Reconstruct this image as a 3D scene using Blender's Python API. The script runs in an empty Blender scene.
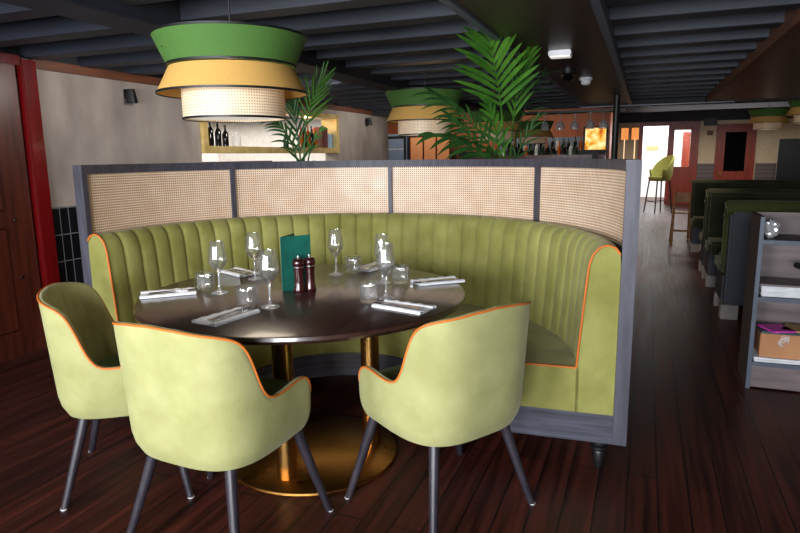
import bpy, bmesh, math, random
from mathutils import Vector, Matrix
random.seed(7)
C = bpy.context.scene.collection
PI = math.pi
R = math.radians

# ------------------------------------------------------------------ camera
F, YAW, PITCH, ROLL, H = 612.4, R(21.75), R(10.23), R(-0.70), 1.35
MC = Matrix.Rotation(YAW, 3, 'Z') @ Matrix.Rotation(PI / 2 - PITCH, 3, 'X') @ Matrix.Rotation(ROLL, 3, 'Z')
cd = bpy.data.cameras.new('camera')
cam = bpy.data.objects.new('camera', cd)
C.objects.link(cam)
cam.matrix_world = Matrix.Translation((0, 0, H)) @ MC.to_4x4()
cd.sensor_width = 36
cd.lens = F / 800 * 36
cd.clip_start = 0.05
cd.clip_end = 200
bpy.context.scene.camera = cam
cY, sY = math.cos(YAW), math.sin(YAW)

def at(px, py, f):
    """point at depth f (metres ahead, horizontal) along the ray of a pixel, for planning plants"""
    d = MC @ Vector(((px - 400) / F, (266.5 - py) / F, -1))
    k = f / (-d.x * sY + d.y * cY)
    return Vector((0, 0, H)) + d * k

# ------------------------------------------------------------------ materials
def srgb(r, g, b):
    f = lambda v: (v / 255 / 12.92) if v / 255 <= .04045 else ((v / 255 + .055) / 1.055) ** 2.4
    return (f(r), f(g), f(b), 1)

def newmat(name):
    m = bpy.data.materials.new(name)
    m.use_nodes = True
    nt = m.node_tree
    return m, nt, nt.nodes['Principled BSDF']

def N(nt, typ, **kw):
    n = nt.nodes.new(typ)
    for k, v in kw.items():
        setattr(n, k, v)
    return n

def noise_mat(name, c1, c2, rough=.5, scale=(8, 8, 8), detail=4, metal=0, bump=0, bscale=None, coat=0, sheen=0, spec=.5, coord='Object', lo=.35, hi=.65, rough2=None, coatr=.1):
    m, nt, b = newmat(name)
    tc = N(nt, 'ShaderNodeTexCoord')
    mp = N(nt, 'ShaderNodeMapping')
    mp.inputs['Scale'].default_value = scale
    nt.links.new(tc.outputs[coord], mp.inputs[0])
    no = N(nt, 'ShaderNodeTexNoise')
    no.inputs['Scale'].default_value = 1
    no.inputs['Detail'].default_value = detail
    nt.links.new(mp.outputs[0], no.inputs['Vector'])
    rp = N(nt, 'ShaderNodeValToRGB')
    rp.color_ramp.elements[0].position = lo
    rp.color_ramp.elements[1].position = hi
    rp.color_ramp.elements[0].color = c1
    rp.color_ramp.elements[1].color = c2
    nt.links.new(no.outputs['Fac'], rp.inputs[0])
    nt.links.new(rp.outputs[0], b.inputs['Base Color'])
    b.inputs['Roughness'].default_value = rough
    b.inputs['Metallic'].default_value = metal
    b.inputs['Specular IOR Level'].default_value = spec
    b.inputs['Coat Weight'].default_value = coat
    b.inputs['Coat Roughness'].default_value = coatr
    if sheen:
        b.inputs['Sheen Weight'].default_value = sheen
        b.inputs['Sheen Roughness'].default_value = .4
        b.inputs['Sheen Tint'].default_value = (1, .97, .8, 1)
    if rough2 is not None:
        mr = N(nt, 'ShaderNodeMapRange')
        mr.inputs['From Min'].default_value = .3
        mr.inputs['From Max'].default_value = .7
        mr.inputs['To Min'].default_value = rough
        mr.inputs['To Max'].default_value = rough2
        nt.links.new(no.outputs['Fac'], mr.inputs['Value'])
        nt.links.new(mr.outputs[0], b.inputs['Roughness'])
    if bump:
        bp = N(nt, 'ShaderNodeBump')
        bp.inputs['Strength'].default_value = bump
        bp.inputs['Distance'].default_value = .005
        src = no
        if bscale:
            src = N(nt, 'ShaderNodeTexNoise')
            src.inputs['Scale'].default_value = bscale
            src.inputs['Detail'].default_value = 3
            nt.links.new(tc.outputs[coord], src.inputs['Vector'])
        nt.links.new(src.outputs['Fac'], bp.inputs['Height'])
        nt.links.new(bp.outputs[0], b.inputs['Normal'])
    return m

def flat_mat(name, c, rough=.5, metal=0, spec=.5, **kw):
    d = tuple(v * .88 for v in c[:3]) + (1,)
    return noise_mat(name, d, c, rough, (14, 14, 14), 2, metal, spec=spec, **kw)

def emit_mat(name, c, strength):
    m, nt, b = newmat(name)
    b.inputs['Base Color'].default_value = c
    b.inputs['Emission Color'].default_value = c
    b.inputs['Emission Strength'].default_value = strength
    return m

def brick_mat(name, c1, c2, mortar, bw, bh, ms, rot, offset=.5, rough=.35, grain=None, coat=0, coatr=.1, sub=(0, 0, 0), bump=.3, squash=1, spec=.5):
    m, nt, b = newmat(name)
    tc = N(nt, 'ShaderNodeTexCoord')
    mp = N(nt, 'ShaderNodeMapping')
    mp.inputs['Rotation'].default_value = rot
    mp.inputs['Location'].default_value = sub
    nt.links.new(tc.outputs['Object'], mp.inputs[0])
    br = N(nt, 'ShaderNodeTexBrick')
    br.offset = offset
    br.inputs['Color1'].default_value = c1
    br.inputs['Color2'].default_value = c2
    br.inputs['Mortar'].default_value = mortar
    br.inputs['Scale'].default_value = 1
    br.inputs['Mortar Size'].default_value = ms
    br.inputs['Mortar Smooth'].default_value = .1
    br.inputs['Brick Width'].default_value = bw
    br.inputs['Row Height'].default_value = bh
    nt.links.new(mp.outputs[0], br.inputs['Vector'])
    col = br.outputs['Color']
    if grain:
        mp2 = N(nt, 'ShaderNodeMapping')
        mp2.inputs['Scale'].default_value = grain
        nt.links.new(tc.outputs['Object'], mp2.inputs[0])
        no = N(nt, 'ShaderNodeTexNoise')
        no.inputs['Scale'].default_value = 1
        no.inputs['Detail'].default_value = 5
        nt.links.new(mp2.outputs[0], no.inputs['Vector'])
        mx = N(nt, 'ShaderNodeMix', data_type='RGBA', blend_type='OVERLAY')
        mx.inputs[0].default_value = .75
        nt.links.new(col, mx.inputs[6])
        rp = N(nt, 'ShaderNodeValToRGB')
        rp.color_ramp.elements[0].position = .3
        rp.color_ramp.elements[1].position = .7
        nt.links.new(no.outputs['Fac'], rp.inputs[0])
        nt.links.new(rp.outputs[0], mx.inputs[7])
        col = mx.outputs[2]
        mr = N(nt, 'ShaderNodeMapRange')
        mr.inputs['From Min'].default_value = .3
        mr.inputs['From Max'].default_value = .7
        mr.inputs['To Min'].default_value = rough - .03
        mr.inputs['To Max'].default_value = rough + .08
        nt.links.new(no.outputs['Fac'], mr.inputs['Value'])
        nt.links.new(mr.outputs[0], b.inputs['Roughness'])
    else:
        b.inputs['Roughness'].default_value = rough
    nt.links.new(col, b.inputs['Base Color'])
    b.inputs['Coat Weight'].default_value = coat
    b.inputs['Specular IOR Level'].default_value = spec
    b.inputs['Coat Roughness'].default_value = coatr
    bp = N(nt, 'ShaderNodeBump')
    bp.inputs['Strength'].default_value = bump
    bp.inputs['Distance'].default_value = .002
    bp.invert = True
    nt.links.new(br.outputs['Fac'], bp.inputs['Height'])
    nt.links.new(bp.outputs[0], b.inputs['Normal'])
    return m

def cane_mat(name, straw, straw2, hole, pitch, half, emission=0, coat=0):
    """woven cane: square holes in a grid over UV (UV in metres)"""
    m, nt, b = newmat(name)
    tc = N(nt, 'ShaderNodeTexCoord')
    mp = N(nt, 'ShaderNodeMapping')
    mp.inputs['Scale'].default_value = (1 / pitch, 1 / pitch, 1)
    nt.links.new(tc.outputs['UV'], mp.inputs[0])
    sp = N(nt, 'ShaderNodeSeparateXYZ')
    nt.links.new(mp.outputs[0], sp.inputs[0])
    ds = []
    for k in (0, 1):
        fr = N(nt, 'ShaderNodeMath', operation='FRACT')
        nt.links.new(sp.outputs[k], fr.inputs[0])
        su = N(nt, 'ShaderNodeMath', operation='SUBTRACT')
        su.inputs[1].default_value = .5
        nt.links.new(fr.outputs[0], su.inputs[0])
        ab = N(nt, 'ShaderNodeMath', operation='ABSOLUTE')
        nt.links.new(su.outputs[0], ab.inputs[0])
        ds.append(ab)
    mxm = N(nt, 'ShaderNodeMath', operation='MAXIMUM')
    nt.links.new(ds[0].outputs[0], mxm.inputs[0])
    nt.links.new(ds[1].outputs[0], mxm.inputs[1])
    lt = N(nt, 'ShaderNodeMath', operation='LESS_THAN')
    lt.inputs[1].default_value = half
    nt.links.new(mxm.outputs[0], lt.inputs[0])
    no = N(nt, 'ShaderNodeTexNoise')
    no.inputs['Scale'].default_value = 9
    no.inputs['Detail'].default_value = 4
    nt.links.new(tc.outputs['UV'], no.inputs['Vector'])
    rp = N(nt, 'ShaderNodeValToRGB')
    rp.color_ramp.elements[0].position = .35
    rp.color_ramp.elements[1].position = .65
    rp.color_ramp.elements[0].color = straw
    rp.color_ramp.elements[1].color = straw2
    nt.links.new(no.outputs['Fac'], rp.inputs[0])
    mx = N(nt, 'ShaderNodeMix', data_type='RGBA')
    nt.links.new(lt.outputs[0], mx.inputs[0])
    nt.links.new(rp.outputs[0], mx.inputs[6])
    mx.inputs[7].default_value = hole
    nt.links.new(mx.outputs[2], b.inputs['Base Color'])
    b.inputs['Roughness'].default_value = .5
    b.inputs['Coat Weight'].default_value = coat
    b.inputs['Coat Roughness'].default_value = .06
    if emission:
        # cane shade round a lit bulb lets warm light through
        nt.links.new(mx.outputs[2], b.inputs['Emission Color'])
        b.inputs['Emission Strength'].default_value = emission
    bp = N(nt, 'ShaderNodeBump')
    bp.inputs['Strength'].default_value = .3
    bp.inputs['Distance'].default_value = .002
    bp.invert = True
    nt.links.new(lt.outputs[0], bp.inputs['Height'])
    nt.links.new(bp.outputs[0], b.inputs['Normal'])
    return m

def glass_mat(name, c=(1, 1, 1, 1), rough=0.0, ior=1.45):
    m, nt, b = newmat(name)
    b.inputs['Base Color'].default_value = c
    b.inputs['Transmission Weight'].default_value = 1
    b.inputs['Roughness'].default_value = rough
    b.inputs['IOR'].default_value = ior
    return m

def pane_mat(name, tint=(1, 1, 1, 1), refl=.12):
    m, nt, b = newmat(name)
    tr = N(nt, 'ShaderNodeBsdfTransparent')
    tr.inputs[0].default_value = tint
    gl = N(nt, 'ShaderNodeBsdfGlossy')
    gl.inputs['Roughness'].default_value = .02
    mx = N(nt, 'ShaderNodeMixShader')
    mx.inputs[0].default_value = refl
    nt.links.new(tr.outputs[0], mx.inputs[1])
    nt.links.new(gl.outputs[0], mx.inputs[2])
    nt.links.new(mx.outputs[0], nt.nodes['Material Output'].inputs['Surface'])
    return m

M = {}
M['velvet'] = noise_mat('green_velvet', srgb(152, 151, 98), srgb(169, 167, 115), .85, (7, 7, 7), 6, sheen=.25, spec=.2, bump=.15, bscale=90)
M['velvet_booth'] = noise_mat('olive_velvet', srgb(128, 126, 64), srgb(152, 149, 86), .85, (6, 6, 6), 6, sheen=.2, spec=.2, bump=.12, bscale=90)
M['velvet_left'] = M['velvet']
M['seat_green'] = noise_mat('sage_seat_fabric', srgb(92, 118, 80), srgb(104, 130, 90), .7, (9, 9, 9), 3, sheen=.1, spec=.3)
M['piping'] = flat_mat('orange_piping', srgb(214, 112, 36), .6)
M['leg'] = noise_mat('dark_painted_leg', srgb(38, 34, 42), srgb(52, 46, 54), .38, (30, 30, 6), 3)
M['frame'] = noise_mat('charcoal_oak', srgb(54, 52, 62), srgb(74, 72, 84), .5, (40, 40, 5), 5, bump=.2)
M['plinth'] = noise_mat('charcoal_oak_plinth', srgb(48, 48, 58), srgb(76, 76, 90), .5, (3, 3, 60), 5, bump=.2)
M['board'] = flat_mat('dark_board', srgb(40, 36, 36), .6)
M['cane'] = cane_mat('cane_webbing', srgb(232, 198, 168), srgb(244, 216, 190), srgb(92, 62, 42), .0135, .25, coat=.06)
M['floor'] = brick_mat('dark_floorboards', srgb(52, 21, 15), srgb(68, 28, 19), srgb(12, 5, 4), 1.9, .115, .0035, (0, 0, PI / 2), .37, .40, (34, 1.6, 10), spec=.32)
M['brass'] = noise_mat('brushed_brass', srgb(196, 146, 80), srgb(206, 156, 88), .24, (9, 9, 2), 2, metal=1)
M['brass_plate'] = noise_mat('worn_brass_plate', srgb(172, 122, 58), srgb(190, 140, 72), .26, (6, 6, 6), 5, metal=1, rough2=.33)
M['gold'] = noise_mat('gold_leaf', srgb(212, 182, 108), srgb(236, 210, 146), .35, (9, 9, 9), 4, metal=.35)
M['tabletop'] = noise_mat('lacquered_dark_tabletop', srgb(46, 26, 22), srgb(58, 34, 28), .3, (40, 3, 20), 4, coat=.5, coatr=.12, rough2=.36)
def thin_glass(name, tint, blend, base, milk=.06):
    m, nt, b = newmat(name)
    tr = N(nt, 'ShaderNodeBsdfTransparent')
    tr.inputs[0].default_value = tint
    gl = N(nt, 'ShaderNodeBsdfGlossy')
    gl.inputs['Roughness'].default_value = .03
    lw = N(nt, 'ShaderNodeLayerWeight')
    lw.inputs['Blend'].default_value = blend
    mr = N(nt, 'ShaderNodeMapRange')
    mr.inputs['To Min'].default_value = base
    mr.inputs['To Max'].default_value = .42
    nt.links.new(lw.outputs['Fresnel'], mr.inputs['Value'])
    mx = N(nt, 'ShaderNodeMixShader')
    nt.links.new(mr.outputs[0], mx.inputs[0])
    nt.links.new(tr.outputs[0], mx.inputs[1])
    nt.links.new(gl.outputs[0], mx.inputs[2])
    df = N(nt, 'ShaderNodeBsdfDiffuse')
    df.inputs[0].default_value = (.92, .94, 1, 1)
    m2 = N(nt, 'ShaderNodeMixShader')
    m2.inputs[0].default_value = milk
    nt.links.new(mx.outputs[0], m2.inputs[1])
    nt.links.new(df.outputs[0], m2.inputs[2])
    nt.links.new(m2.outputs[0], nt.nodes['Material Output'].inputs['Surface'])
    return m
M['glass_stem'] = thin_glass('clear_glass_stem', (1, 1, 1, 1), .4, .2, .14)
M['glass_bar'] = thin_glass('bar_glass', (1, 1, 1, 1), .4, .15, .25)
M['glass'] = thin_glass('clear_glass', (1, 1, 1, 1), .38, .09, .02)
M['tumbler'] = thin_glass('ribbed_glass', (1, 1, 1, 1), .42, .09, .022)
M['napkin'] = flat_mat('white_linen', srgb(238, 238, 242), .8)
M['steel'] = flat_mat('cutlery_steel', srgb(190, 190, 195), .18, 1)
M['menu'] = noise_mat('teal_book_cloth', srgb(6, 84, 72), srgb(10, 98, 84), .55, (30, 30, 30), 3)
M['paper'] = flat_mat('paper_white', srgb(226, 226, 230), .8)
M['mill'] = noise_mat('dark_red_turned_wood', srgb(44, 10, 14), srgb(60, 16, 18), .2, (20, 20, 4), 3, coat=.6)
M['plaster'] = noise_mat('grey_trowelled_plaster', srgb(122, 112, 105), srgb(176, 164, 154), .6, (1.6, 2.6, 1.1), 9, lo=.3, hi=.7, bump=.2)
M['plaster_far'] = M['plaster']
M['white'] = flat_mat('white_paint', srgb(236, 232, 226), .6)
M['tile'] = brick_mat('black_wall_tiles', srgb(16, 17, 20), srgb(24, 25, 28), srgb(112, 112, 116), .075, .2, .0035, (PI / 2, 0, 0), 0, .15, bump=.3)
# tiles lie in the YZ plane: bring Y to x and Z to y
_mp = [n for n in M['tile'].node_tree.nodes if n.type == 'MAPPING'][0]
_mp.inputs['Rotation'].default_value = (0, 0, 0)
_nt = M['tile'].node_tree
_sx = N(_nt, 'ShaderNodeSeparateXYZ'); _cx = N(_nt, 'ShaderNodeCombineXYZ')
_tc = [n for n in _nt.nodes if n.type == 'TEX_COORD'][0]
_nt.links.new(_tc.outputs['Object'], _sx.inputs[0])
_nt.links.new(_sx.outputs[1], _cx.inputs[0]); _nt.links.new(_sx.outputs[2], _cx.inputs[1])
_nt.links.new(_cx.outputs[0], _mp.inputs[0])
M['redwood'] = noise_mat('glossy_red_paint', srgb(84, 8, 10), srgb(104, 12, 14), .2, (20, 20, 2), 3, coat=.5)
M['brownwood'] = noise_mat('brown_door_wood', srgb(58, 22, 14), srgb(84, 36, 22), .34, (22, 22, 1.6), 6, coat=.3, coatr=.2)
M['trimwood'] = noise_mat('stained_trim_wood', srgb(84, 48, 30), srgb(108, 64, 42), .5, (20, 2, 20), 5)
M['mahog'] = noise_mat('red_mahogany', srgb(128, 44, 26), srgb(156, 60, 36), .35, (20, 20, 2), 5)
M['orangewood'] = noise_mat('warm_bar_wood', srgb(150, 78, 40), srgb(178, 98, 54), .4, (6, 6, 1), 5)
M['joist'] = noise_mat('navy_painted_joist', srgb(26, 29, 40), srgb(33, 37, 49), .6, (2, 14, 14), 5, bump=.2)
M['deck'] = noise_mat('navy_ceiling_boards', srgb(17, 19, 25), srgb(22, 24, 31), .7, (3, 12, 3), 3)
M['soffit'] = noise_mat('dark_veneer_soffit', srgb(48, 36, 32), srgb(60, 46, 40), .4, (14, 1.2, 10), 5)
M['ceilwood'] = noise_mat('brown_veneer_ceiling', srgb(84, 56, 42), srgb(108, 74, 54), .4, (2, 12, 10), 5)
M['lampgreen'] = noise_mat('green_lamp_linen', srgb(66, 106, 40), srgb(71, 112, 44), .8, (160, 160, 160), 3)
M['lampgold'] = noise_mat('gold_lamp_linen', srgb(212, 162, 84), srgb(219, 170, 92), .8, (160, 160, 160), 3)
M['lampcane'] = cane_mat('cane_lamp_shade', srgb(240, 214, 178), srgb(248, 226, 194), srgb(140, 96, 60), .0115, .2, emission=.02)
M['black'] = flat_mat('black_paint', srgb(16, 16, 19), .45)
M['dark'] = flat_mat('dark_grey_laminate', srgb(44, 48, 58), .45)
M['diffuser'] = emit_mat('lamp_diffuser', (1, .93, .82, 1), .4)
M['bulb'] = emit_mat('warm_bulb', (1, .72, .4, 1), 14)
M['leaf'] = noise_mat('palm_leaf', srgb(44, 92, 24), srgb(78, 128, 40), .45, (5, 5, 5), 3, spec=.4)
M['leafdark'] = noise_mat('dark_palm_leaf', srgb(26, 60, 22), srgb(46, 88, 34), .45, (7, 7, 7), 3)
M['stem'] = flat_mat('palm_stem', srgb(96, 150, 58), .5)
M['pot'] = flat_mat('charcoal_pot', srgb(40, 40, 44), .5)
M['soil'] = flat_mat('potting_soil', srgb(46, 32, 24), .9)
M['shelfwood'] = noise_mat('grey_brown_shelf_wood', srgb(96, 84, 86), srgb(126, 110, 110), .5, (2.2, 2.2, 26), 5)
M['shelfedge'] = flat_mat('slate_shelf_edge', srgb(84, 92, 108), .4)
M['sidewood'] = noise_mat('dark_cabinet_side', srgb(52, 40, 38), srgb(66, 52, 48), .5, (20, 20, 2), 4)
M['cardboard'] = noise_mat('brown_cardboard', srgb(176, 122, 82), srgb(190, 136, 94), .8, (6, 6, 6), 3)
M['pink'] = flat_mat('pink_card', srgb(214, 70, 178), .5)
M['tan'] = flat_mat('tan_card', srgb(190, 150, 100), .6)
M['tealcard'] = flat_mat('teal_card', srgb(36, 74, 78), .5)
M['foil'] = flat_mat('crumpled_foil', srgb(225, 225, 228), .25, .6)
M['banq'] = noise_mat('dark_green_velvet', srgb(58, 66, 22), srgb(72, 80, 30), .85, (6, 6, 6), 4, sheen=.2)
M['banqshade'] = noise_mat('shade_darkened_green_velvet', srgb(34, 40, 18), srgb(46, 52, 24), .85, (6, 6, 6), 4, sheen=.1)  # copy of the banquette velvet with the farther benches' shade put into its colour
M['banqwood'] = noise_mat('navy_banquette_back', srgb(34, 38, 50), srgb(44, 48, 62), .5, (16, 16, 2), 4)
M['metalwhite'] = flat_mat('pale_metal_kick', srgb(150, 140, 136), .5)
M['oak'] = noise_mat('pale_oak_highchair', srgb(120, 84, 46), srgb(142, 102, 58), .5, (20, 20, 4), 4)
M['cream'] = flat_mat('cream_wall', srgb(226, 210, 180), .7)
M['wainscot'] = brick_mat('grey_wainscot', srgb(98, 88, 92), srgb(110, 100, 104), srgb(60, 54, 58), 3, .1, .006, (PI / 2, 0, 0), 0, .5)
M['plastic'] = flat_mat('white_plastic', srgb(232, 232, 236), .35)
M['bottle_dark'] = flat_mat('dark_bottle_glass', srgb(20, 18, 16), .08)
M['bottle_amber'] = flat_mat('amber_bottle_glass', srgb(170, 86, 22), .1)
M['bottle_green'] = flat_mat('green_bottle_glass', srgb(26, 52, 34), .08)
M['bottle_clear'] = flat_mat('pale_bottle_glass', srgb(190, 206, 220), .08)
M['book_brown'] = flat_mat('brown_book_cover', srgb(96, 54, 36), .6)
M['book_red'] = flat_mat('red_book_cover', srgb(120, 40, 34), .6)
M['book_blue'] = flat_mat('pale_blue_box', srgb(150, 180, 206), .5)
M['peach'] = noise_mat('peach_panel', srgb(222, 150, 100), srgb(236, 170, 120), .6, (3, 3, 1), 3)
M['bluegrey'] = flat_mat('bluegrey_steel', srgb(120, 140, 170), .35)
M['orange_shade'] = emit_mat('orange_lit_shade', srgb(238, 150, 80), .8)
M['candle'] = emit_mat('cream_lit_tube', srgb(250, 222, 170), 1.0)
M['pane'] = pane_mat('window_pane')
M['blackglass'] = flat_mat('black_glass', srgb(10, 12, 14), .05)
M['beer'] = flat_mat('pale_stool_green', srgb(150, 156, 78), .8, sheen=.2)

def screen_mat():
    m, nt, b = newmat('lit_yellow_screen')
    tc = N(nt, 'ShaderNodeTexCoord')
    no = N(nt, 'ShaderNodeTexNoise')
    no.inputs['Scale'].default_value = 7
    no.inputs['Detail'].default_value = 2
    nt.links.new(tc.outputs['Object'], no.inputs['Vector'])
    rp = N(nt, 'ShaderNodeValToRGB')
    e = rp.color_ramp.elements
    e[0].position = .36; e[0].color = srgb(190, 80, 20)
    e[1].position = .64; e[1].color = srgb(255, 236, 170)
    x = e.new(.48); x.color = srgb(250, 176, 50)
    nt.links.new(no.outputs['Fac'], rp.inputs[0])
    nt.links.new(rp.outputs[0], b.inputs['Emission Color'])
    b.inputs['Base Color'].default_value = (0, 0, 0, 1)
    b.inputs['Emission Strength'].default_value = 1.1
    return m
M['screen'] = screen_mat()

# ------------------------------------------------------------------ mesh helpers
class MB:
    def __init__(self):
        self.bm = bmesh.new()
        self.uv = self.bm.loops.layers.uv.new('UVMap')

    def box(self, c, s, rz=0, bevel=0, mat=None):
        """box of centre c, size s"""
        sub = bmesh.new()
        bmesh.ops.create_cube(sub, size=1)
        bmesh.ops.scale(sub, vec=s, verts=sub.verts)
        if bevel:
            bmesh.ops.bevel(sub, geom=list(sub.edges), offset=bevel, segments=2, affect='EDGES', clamp_overlap=True)
        mt = Matrix.Translation(c) @ Matrix.Rotation(rz, 4, 'Z')
        if mat is not None:
            mt = mat @ mt
        bmesh.ops.transform(sub, matrix=mt, verts=sub.verts)
        self._merge(sub)
        return self

    def bx(self, x0, x1, y0, y1, z0, z1, bevel=0):
        return self.box(((x0 + x1) / 2, (y0 + y1) / 2, (z0 + z1) / 2), (abs(x1 - x0), abs(y1 - y0), abs(z1 - z0)), 0, bevel)

    def _merge(self, sub):
        vm = {}
        for v in sub.verts:
            vm[v] = self.bm.verts.new(v.co)
        for f in sub.faces:
            try:
                self.bm.faces.new([vm[v] for v in f.verts])
            except ValueError:
                pass
        sub.free()

    def grid(self, rows, closed_u=False, closed_v=False, uvs=None):
        """rows[i][j] points; faces between neighbours"""
        V = [[self.bm.verts.new(p) for p in r] for r in rows]
        n, m_ = len(V), len(V[0])
        for i in range(n if closed_u else n - 1):
            for j in range(m_ if closed_v else m_ - 1):
                a, b, c, d = (i, j), ((i + 1) % n, j), ((i + 1) % n, (j + 1) % m_), (i, (j + 1) % m_)
                f = self.bm.faces.new([V[q[0]][q[1]] for q in (a, b, c, d)])
                if uvs:
                    for l, q in zip(f.loops, (a, b, c, d)):
                        l[self.uv].uv = uvs[q[0]][q[1]]
        return V

    def cap(self, vs):
        try:
            self.bm.faces.new(vs)
        except ValueError:
            pass

    def tube(self, pts, r, seg=8, closed=False, caps=True, squash=None):
        pts = [Vector(p) for p in pts]
        n = len(pts)
        rr = r if isinstance(r, (list, tuple)) else [r] * n
        rows = []
        prev = None
        for i, p in enumerate(pts):
            if closed:
                t = pts[(i + 1) % n] - pts[i - 1]
            else:
                t = pts[min(i + 1, n - 1)] - pts[max(i - 1, 0)]
            t.normalize()
            if prev is None:
                a = Vector((0, 0, 1)) if abs(t.z) < .9 else Vector((1, 0, 0))
                u = t.cross(a).normalized()
            else:
                u = (prev - t * prev.dot(t)).normalized()
            prev = u
            w = t.cross(u)
            rows.append([p + (u * math.cos(k * 2 * PI / seg) + w * math.sin(k * 2 * PI / seg)) * rr[i] for k in range(seg)])
        V = self.grid(rows, closed_u=closed, closed_v=True)
        if caps and not closed:
            self.cap(V[0]); self.cap(list(reversed(V[-1])))
        return self

    def lathe(self, prof, c=(0, 0, 0), seg=32, closed=False, a0=0, uvr=None):
        rows, uvs = [], []
        for k in range(seg):
            a = a0 + 2 * PI * k / seg
            rows.append([Vector((c[0] + r * math.cos(a), c[1] + r * math.sin(a), c[2] + z)) for r, z in prof])
        V = self.grid(rows, closed_u=True, closed_v=closed)
        if not closed:
            for j in (0, -1):
                if prof[j][0] > 1e-6:
                    self.cap([V[k][j] for k in range(seg)])
        bmesh.ops.remove_doubles(self.bm, verts=self.bm.verts, dist=1e-6)
        return self

    def build(self, name, mat, parent=None, smooth=True, ang=35, bevel=0):
        bmesh.ops.recalc_face_normals(self.bm, faces=self.bm.faces)
        me = bpy.data.meshes.new(name)
        self.bm.to_mesh(me)
        self.bm.free()
        if isinstance(mat, str):
            mat = M[mat]
        me.materials.append(mat)
        if smooth:
            for p in me.polygons:
                p.use_smooth = True
            me.set_sharp_from_angle(angle=R(ang))
        o = bpy.data.objects.new(name, me)
        C.objects.link(o)
        if parent:
            o.parent = parent
        if bevel:
            b = o.modifiers.new('bevel', 'BEVEL')
            b.width = bevel
            b.segments = 2
            b.limit_method = 'ANGLE'
        return o

def tag(o, label, cat, group=None):
    o['label'] = label
    o['category'] = cat
    if group:
        o['group'] = group
    return o

def thing(name, label, cat, loc=(0, 0, 0), rz=0, group=None):
    o = bpy.data.objects.new(name, None)
    o.empty_display_size = .1
    C.objects.link(o)
    o.location = loc
    o.rotation_euler = (0, 0, rz)
    return tag(o, label, cat, group)

def struct(o, label=None):
    o['kind'] = 'structure'
    if label:
        o['label'] = label
    return o

KIDS = {}
def dup(root, loc, rz=None, label=None, group=None):
    r = root.copy()
    C.objects.link(r)
    r.location = loc
    if rz is not None:
        r.rotation_euler = (0, 0, rz)
    if label:
        r['label'] = label
    if group:
        r['group'] = group
    for ch in list(root.children):
        c = ch.copy(); C.objects.link(c); c.parent = r
        for g in list(ch.children):
            d = g.copy(); C.objects.link(d); d.parent = c
    return r

def bez(p0, p1, p2, p3, n):
    p0, p1, p2, p3 = map(Vector, (p0, p1, p2, p3))
    out = []
    for i in range(n + 1):
        t = i / n
        out.append(p0 * (1 - t) ** 3 + p1 * 3 * t * (1 - t) ** 2 + p2 * 3 * t * t * (1 - t) + p3 * t ** 3)
    return out

# ------------------------------------------------------------------ setting
WX = -4.05
struct(MB().bx(-10, 5.6, -2.1, 22, -.06, 0).build('floor', 'floor', smooth=False))
# front wall behind the camera with three tall windows
wins = [(-3.75, -2.55), (-2.15, -.95), (-.55, .65)]
WZ0, WZ1 = .7, 1.95
mb = MB()
xs = [WX - .2] + [v for w in wins for v in w] + [5.6]
for k in range(0, len(xs), 2):
    mb.bx(xs[k], xs[k + 1], -2.1, -1.9, 0, 2.3)
for a, b in wins:
    mb.bx(a, b, -2.1, -1.9, 0, WZ0)
    mb.bx(a, b, -2.1, -1.9, WZ1, 2.3)
struct(mb.build('wall_front', 'white', smooth=False))
for k, (a, b) in enumerate(wins):
    w = MB()
    for x in (a + .025, (a + b) / 2, b - .025):
        w.bx(x - .025, x + .025, -2.03, -1.95, WZ0, WZ1)
    for z in (WZ0 + .025, WZ1 - .025):
        w.bx(a, b, -2.03, -1.95, z - .025, z + .025)
    o = struct(w.build('window_%d' % (k + 1), 'white', smooth=False))
    p = MB().bx(a + .03, b - .03, -1.995, -1.99, WZ0 + .03, WZ1 - .03).build('pane', 'pane', o, smooth=False)

# left wall with the gilded hatch
OY0, OY1, OZ0, OZ1 = 4.95, 7.84, .95, 1.92
mb = MB()
mb.bx(WX - .2, WX, -2.1, OY0, 0, 2.26)
mb.bx(WX - .2, WX, OY0, OY1, 0, OZ0)
mb.bx(WX - .2, WX, OY0, OY1, OZ1, 2.26)
mb.bx(WX - .2, WX, OY1, 9.68, 0, 2.26)
struct(mb.build('wall_left', 'plaster', smooth=False))
struct(MB().bx(WX, WX + .012, 3.22, 9.68, 0, 1.005).build('tile_dado_trim_1', 'tile', smooth=False))
struct(MB().bx(WX, WX + .03, 3.2, 9.68, 1.985, 2.05).build('trim_2', 'trimwood', smooth=False))
struct(MB().bx(WX, WX + .012, -1.9, 9.0, 2.05, 2.239).build('trim_8', 'deck', smooth=False))
# timber door on the left wall
d = struct(MB().bx(WX, WX + .035, 1.6, 3.06, 0, 1.99).build('door_1', 'brownwood', smooth=False))
mbp = MB()
for a, b in ((1.7, 2.24), (2.32, 2.86)):
    for z0, z1 in ((.18, .9), (1.02, 1.88)):
        mbp.bx(WX + .03, WX + .045, a, b, z0, z1, .008)
mbp.build('door_panel', 'brownwood', d)
mbj = MB().bx(WX, WX + .08, 3.08, 3.19, 0, 2.03, .006)
mbj.bx(WX, WX + .08, 1.5, 1.61, 0, 2.03, .006).bx(WX, WX + .078, 1.612, 3.078, 1.985, 2.05, .006)
mbj.build('door_frame', 'redwood', d)
# two small screw-head plates on the door
m2 = MB()
for z in (.62, 1.22):
    m2.lathe([(0, 0), (.014, 0), (.012, .006), (0, .008)], (0, 0, 0), 12)
m2.bm.free()
for z in (.55, .95):
    k = MB().box((WX + .05, 2.92, z), (.008, .02, .02), 0, .003).build('door_screw', 'steel', d)

struct(MB().bx(5.4, 5.6, -2.1, 18.2, 0, 2.6).build('wall_right', 'cream', smooth=False))
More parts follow.
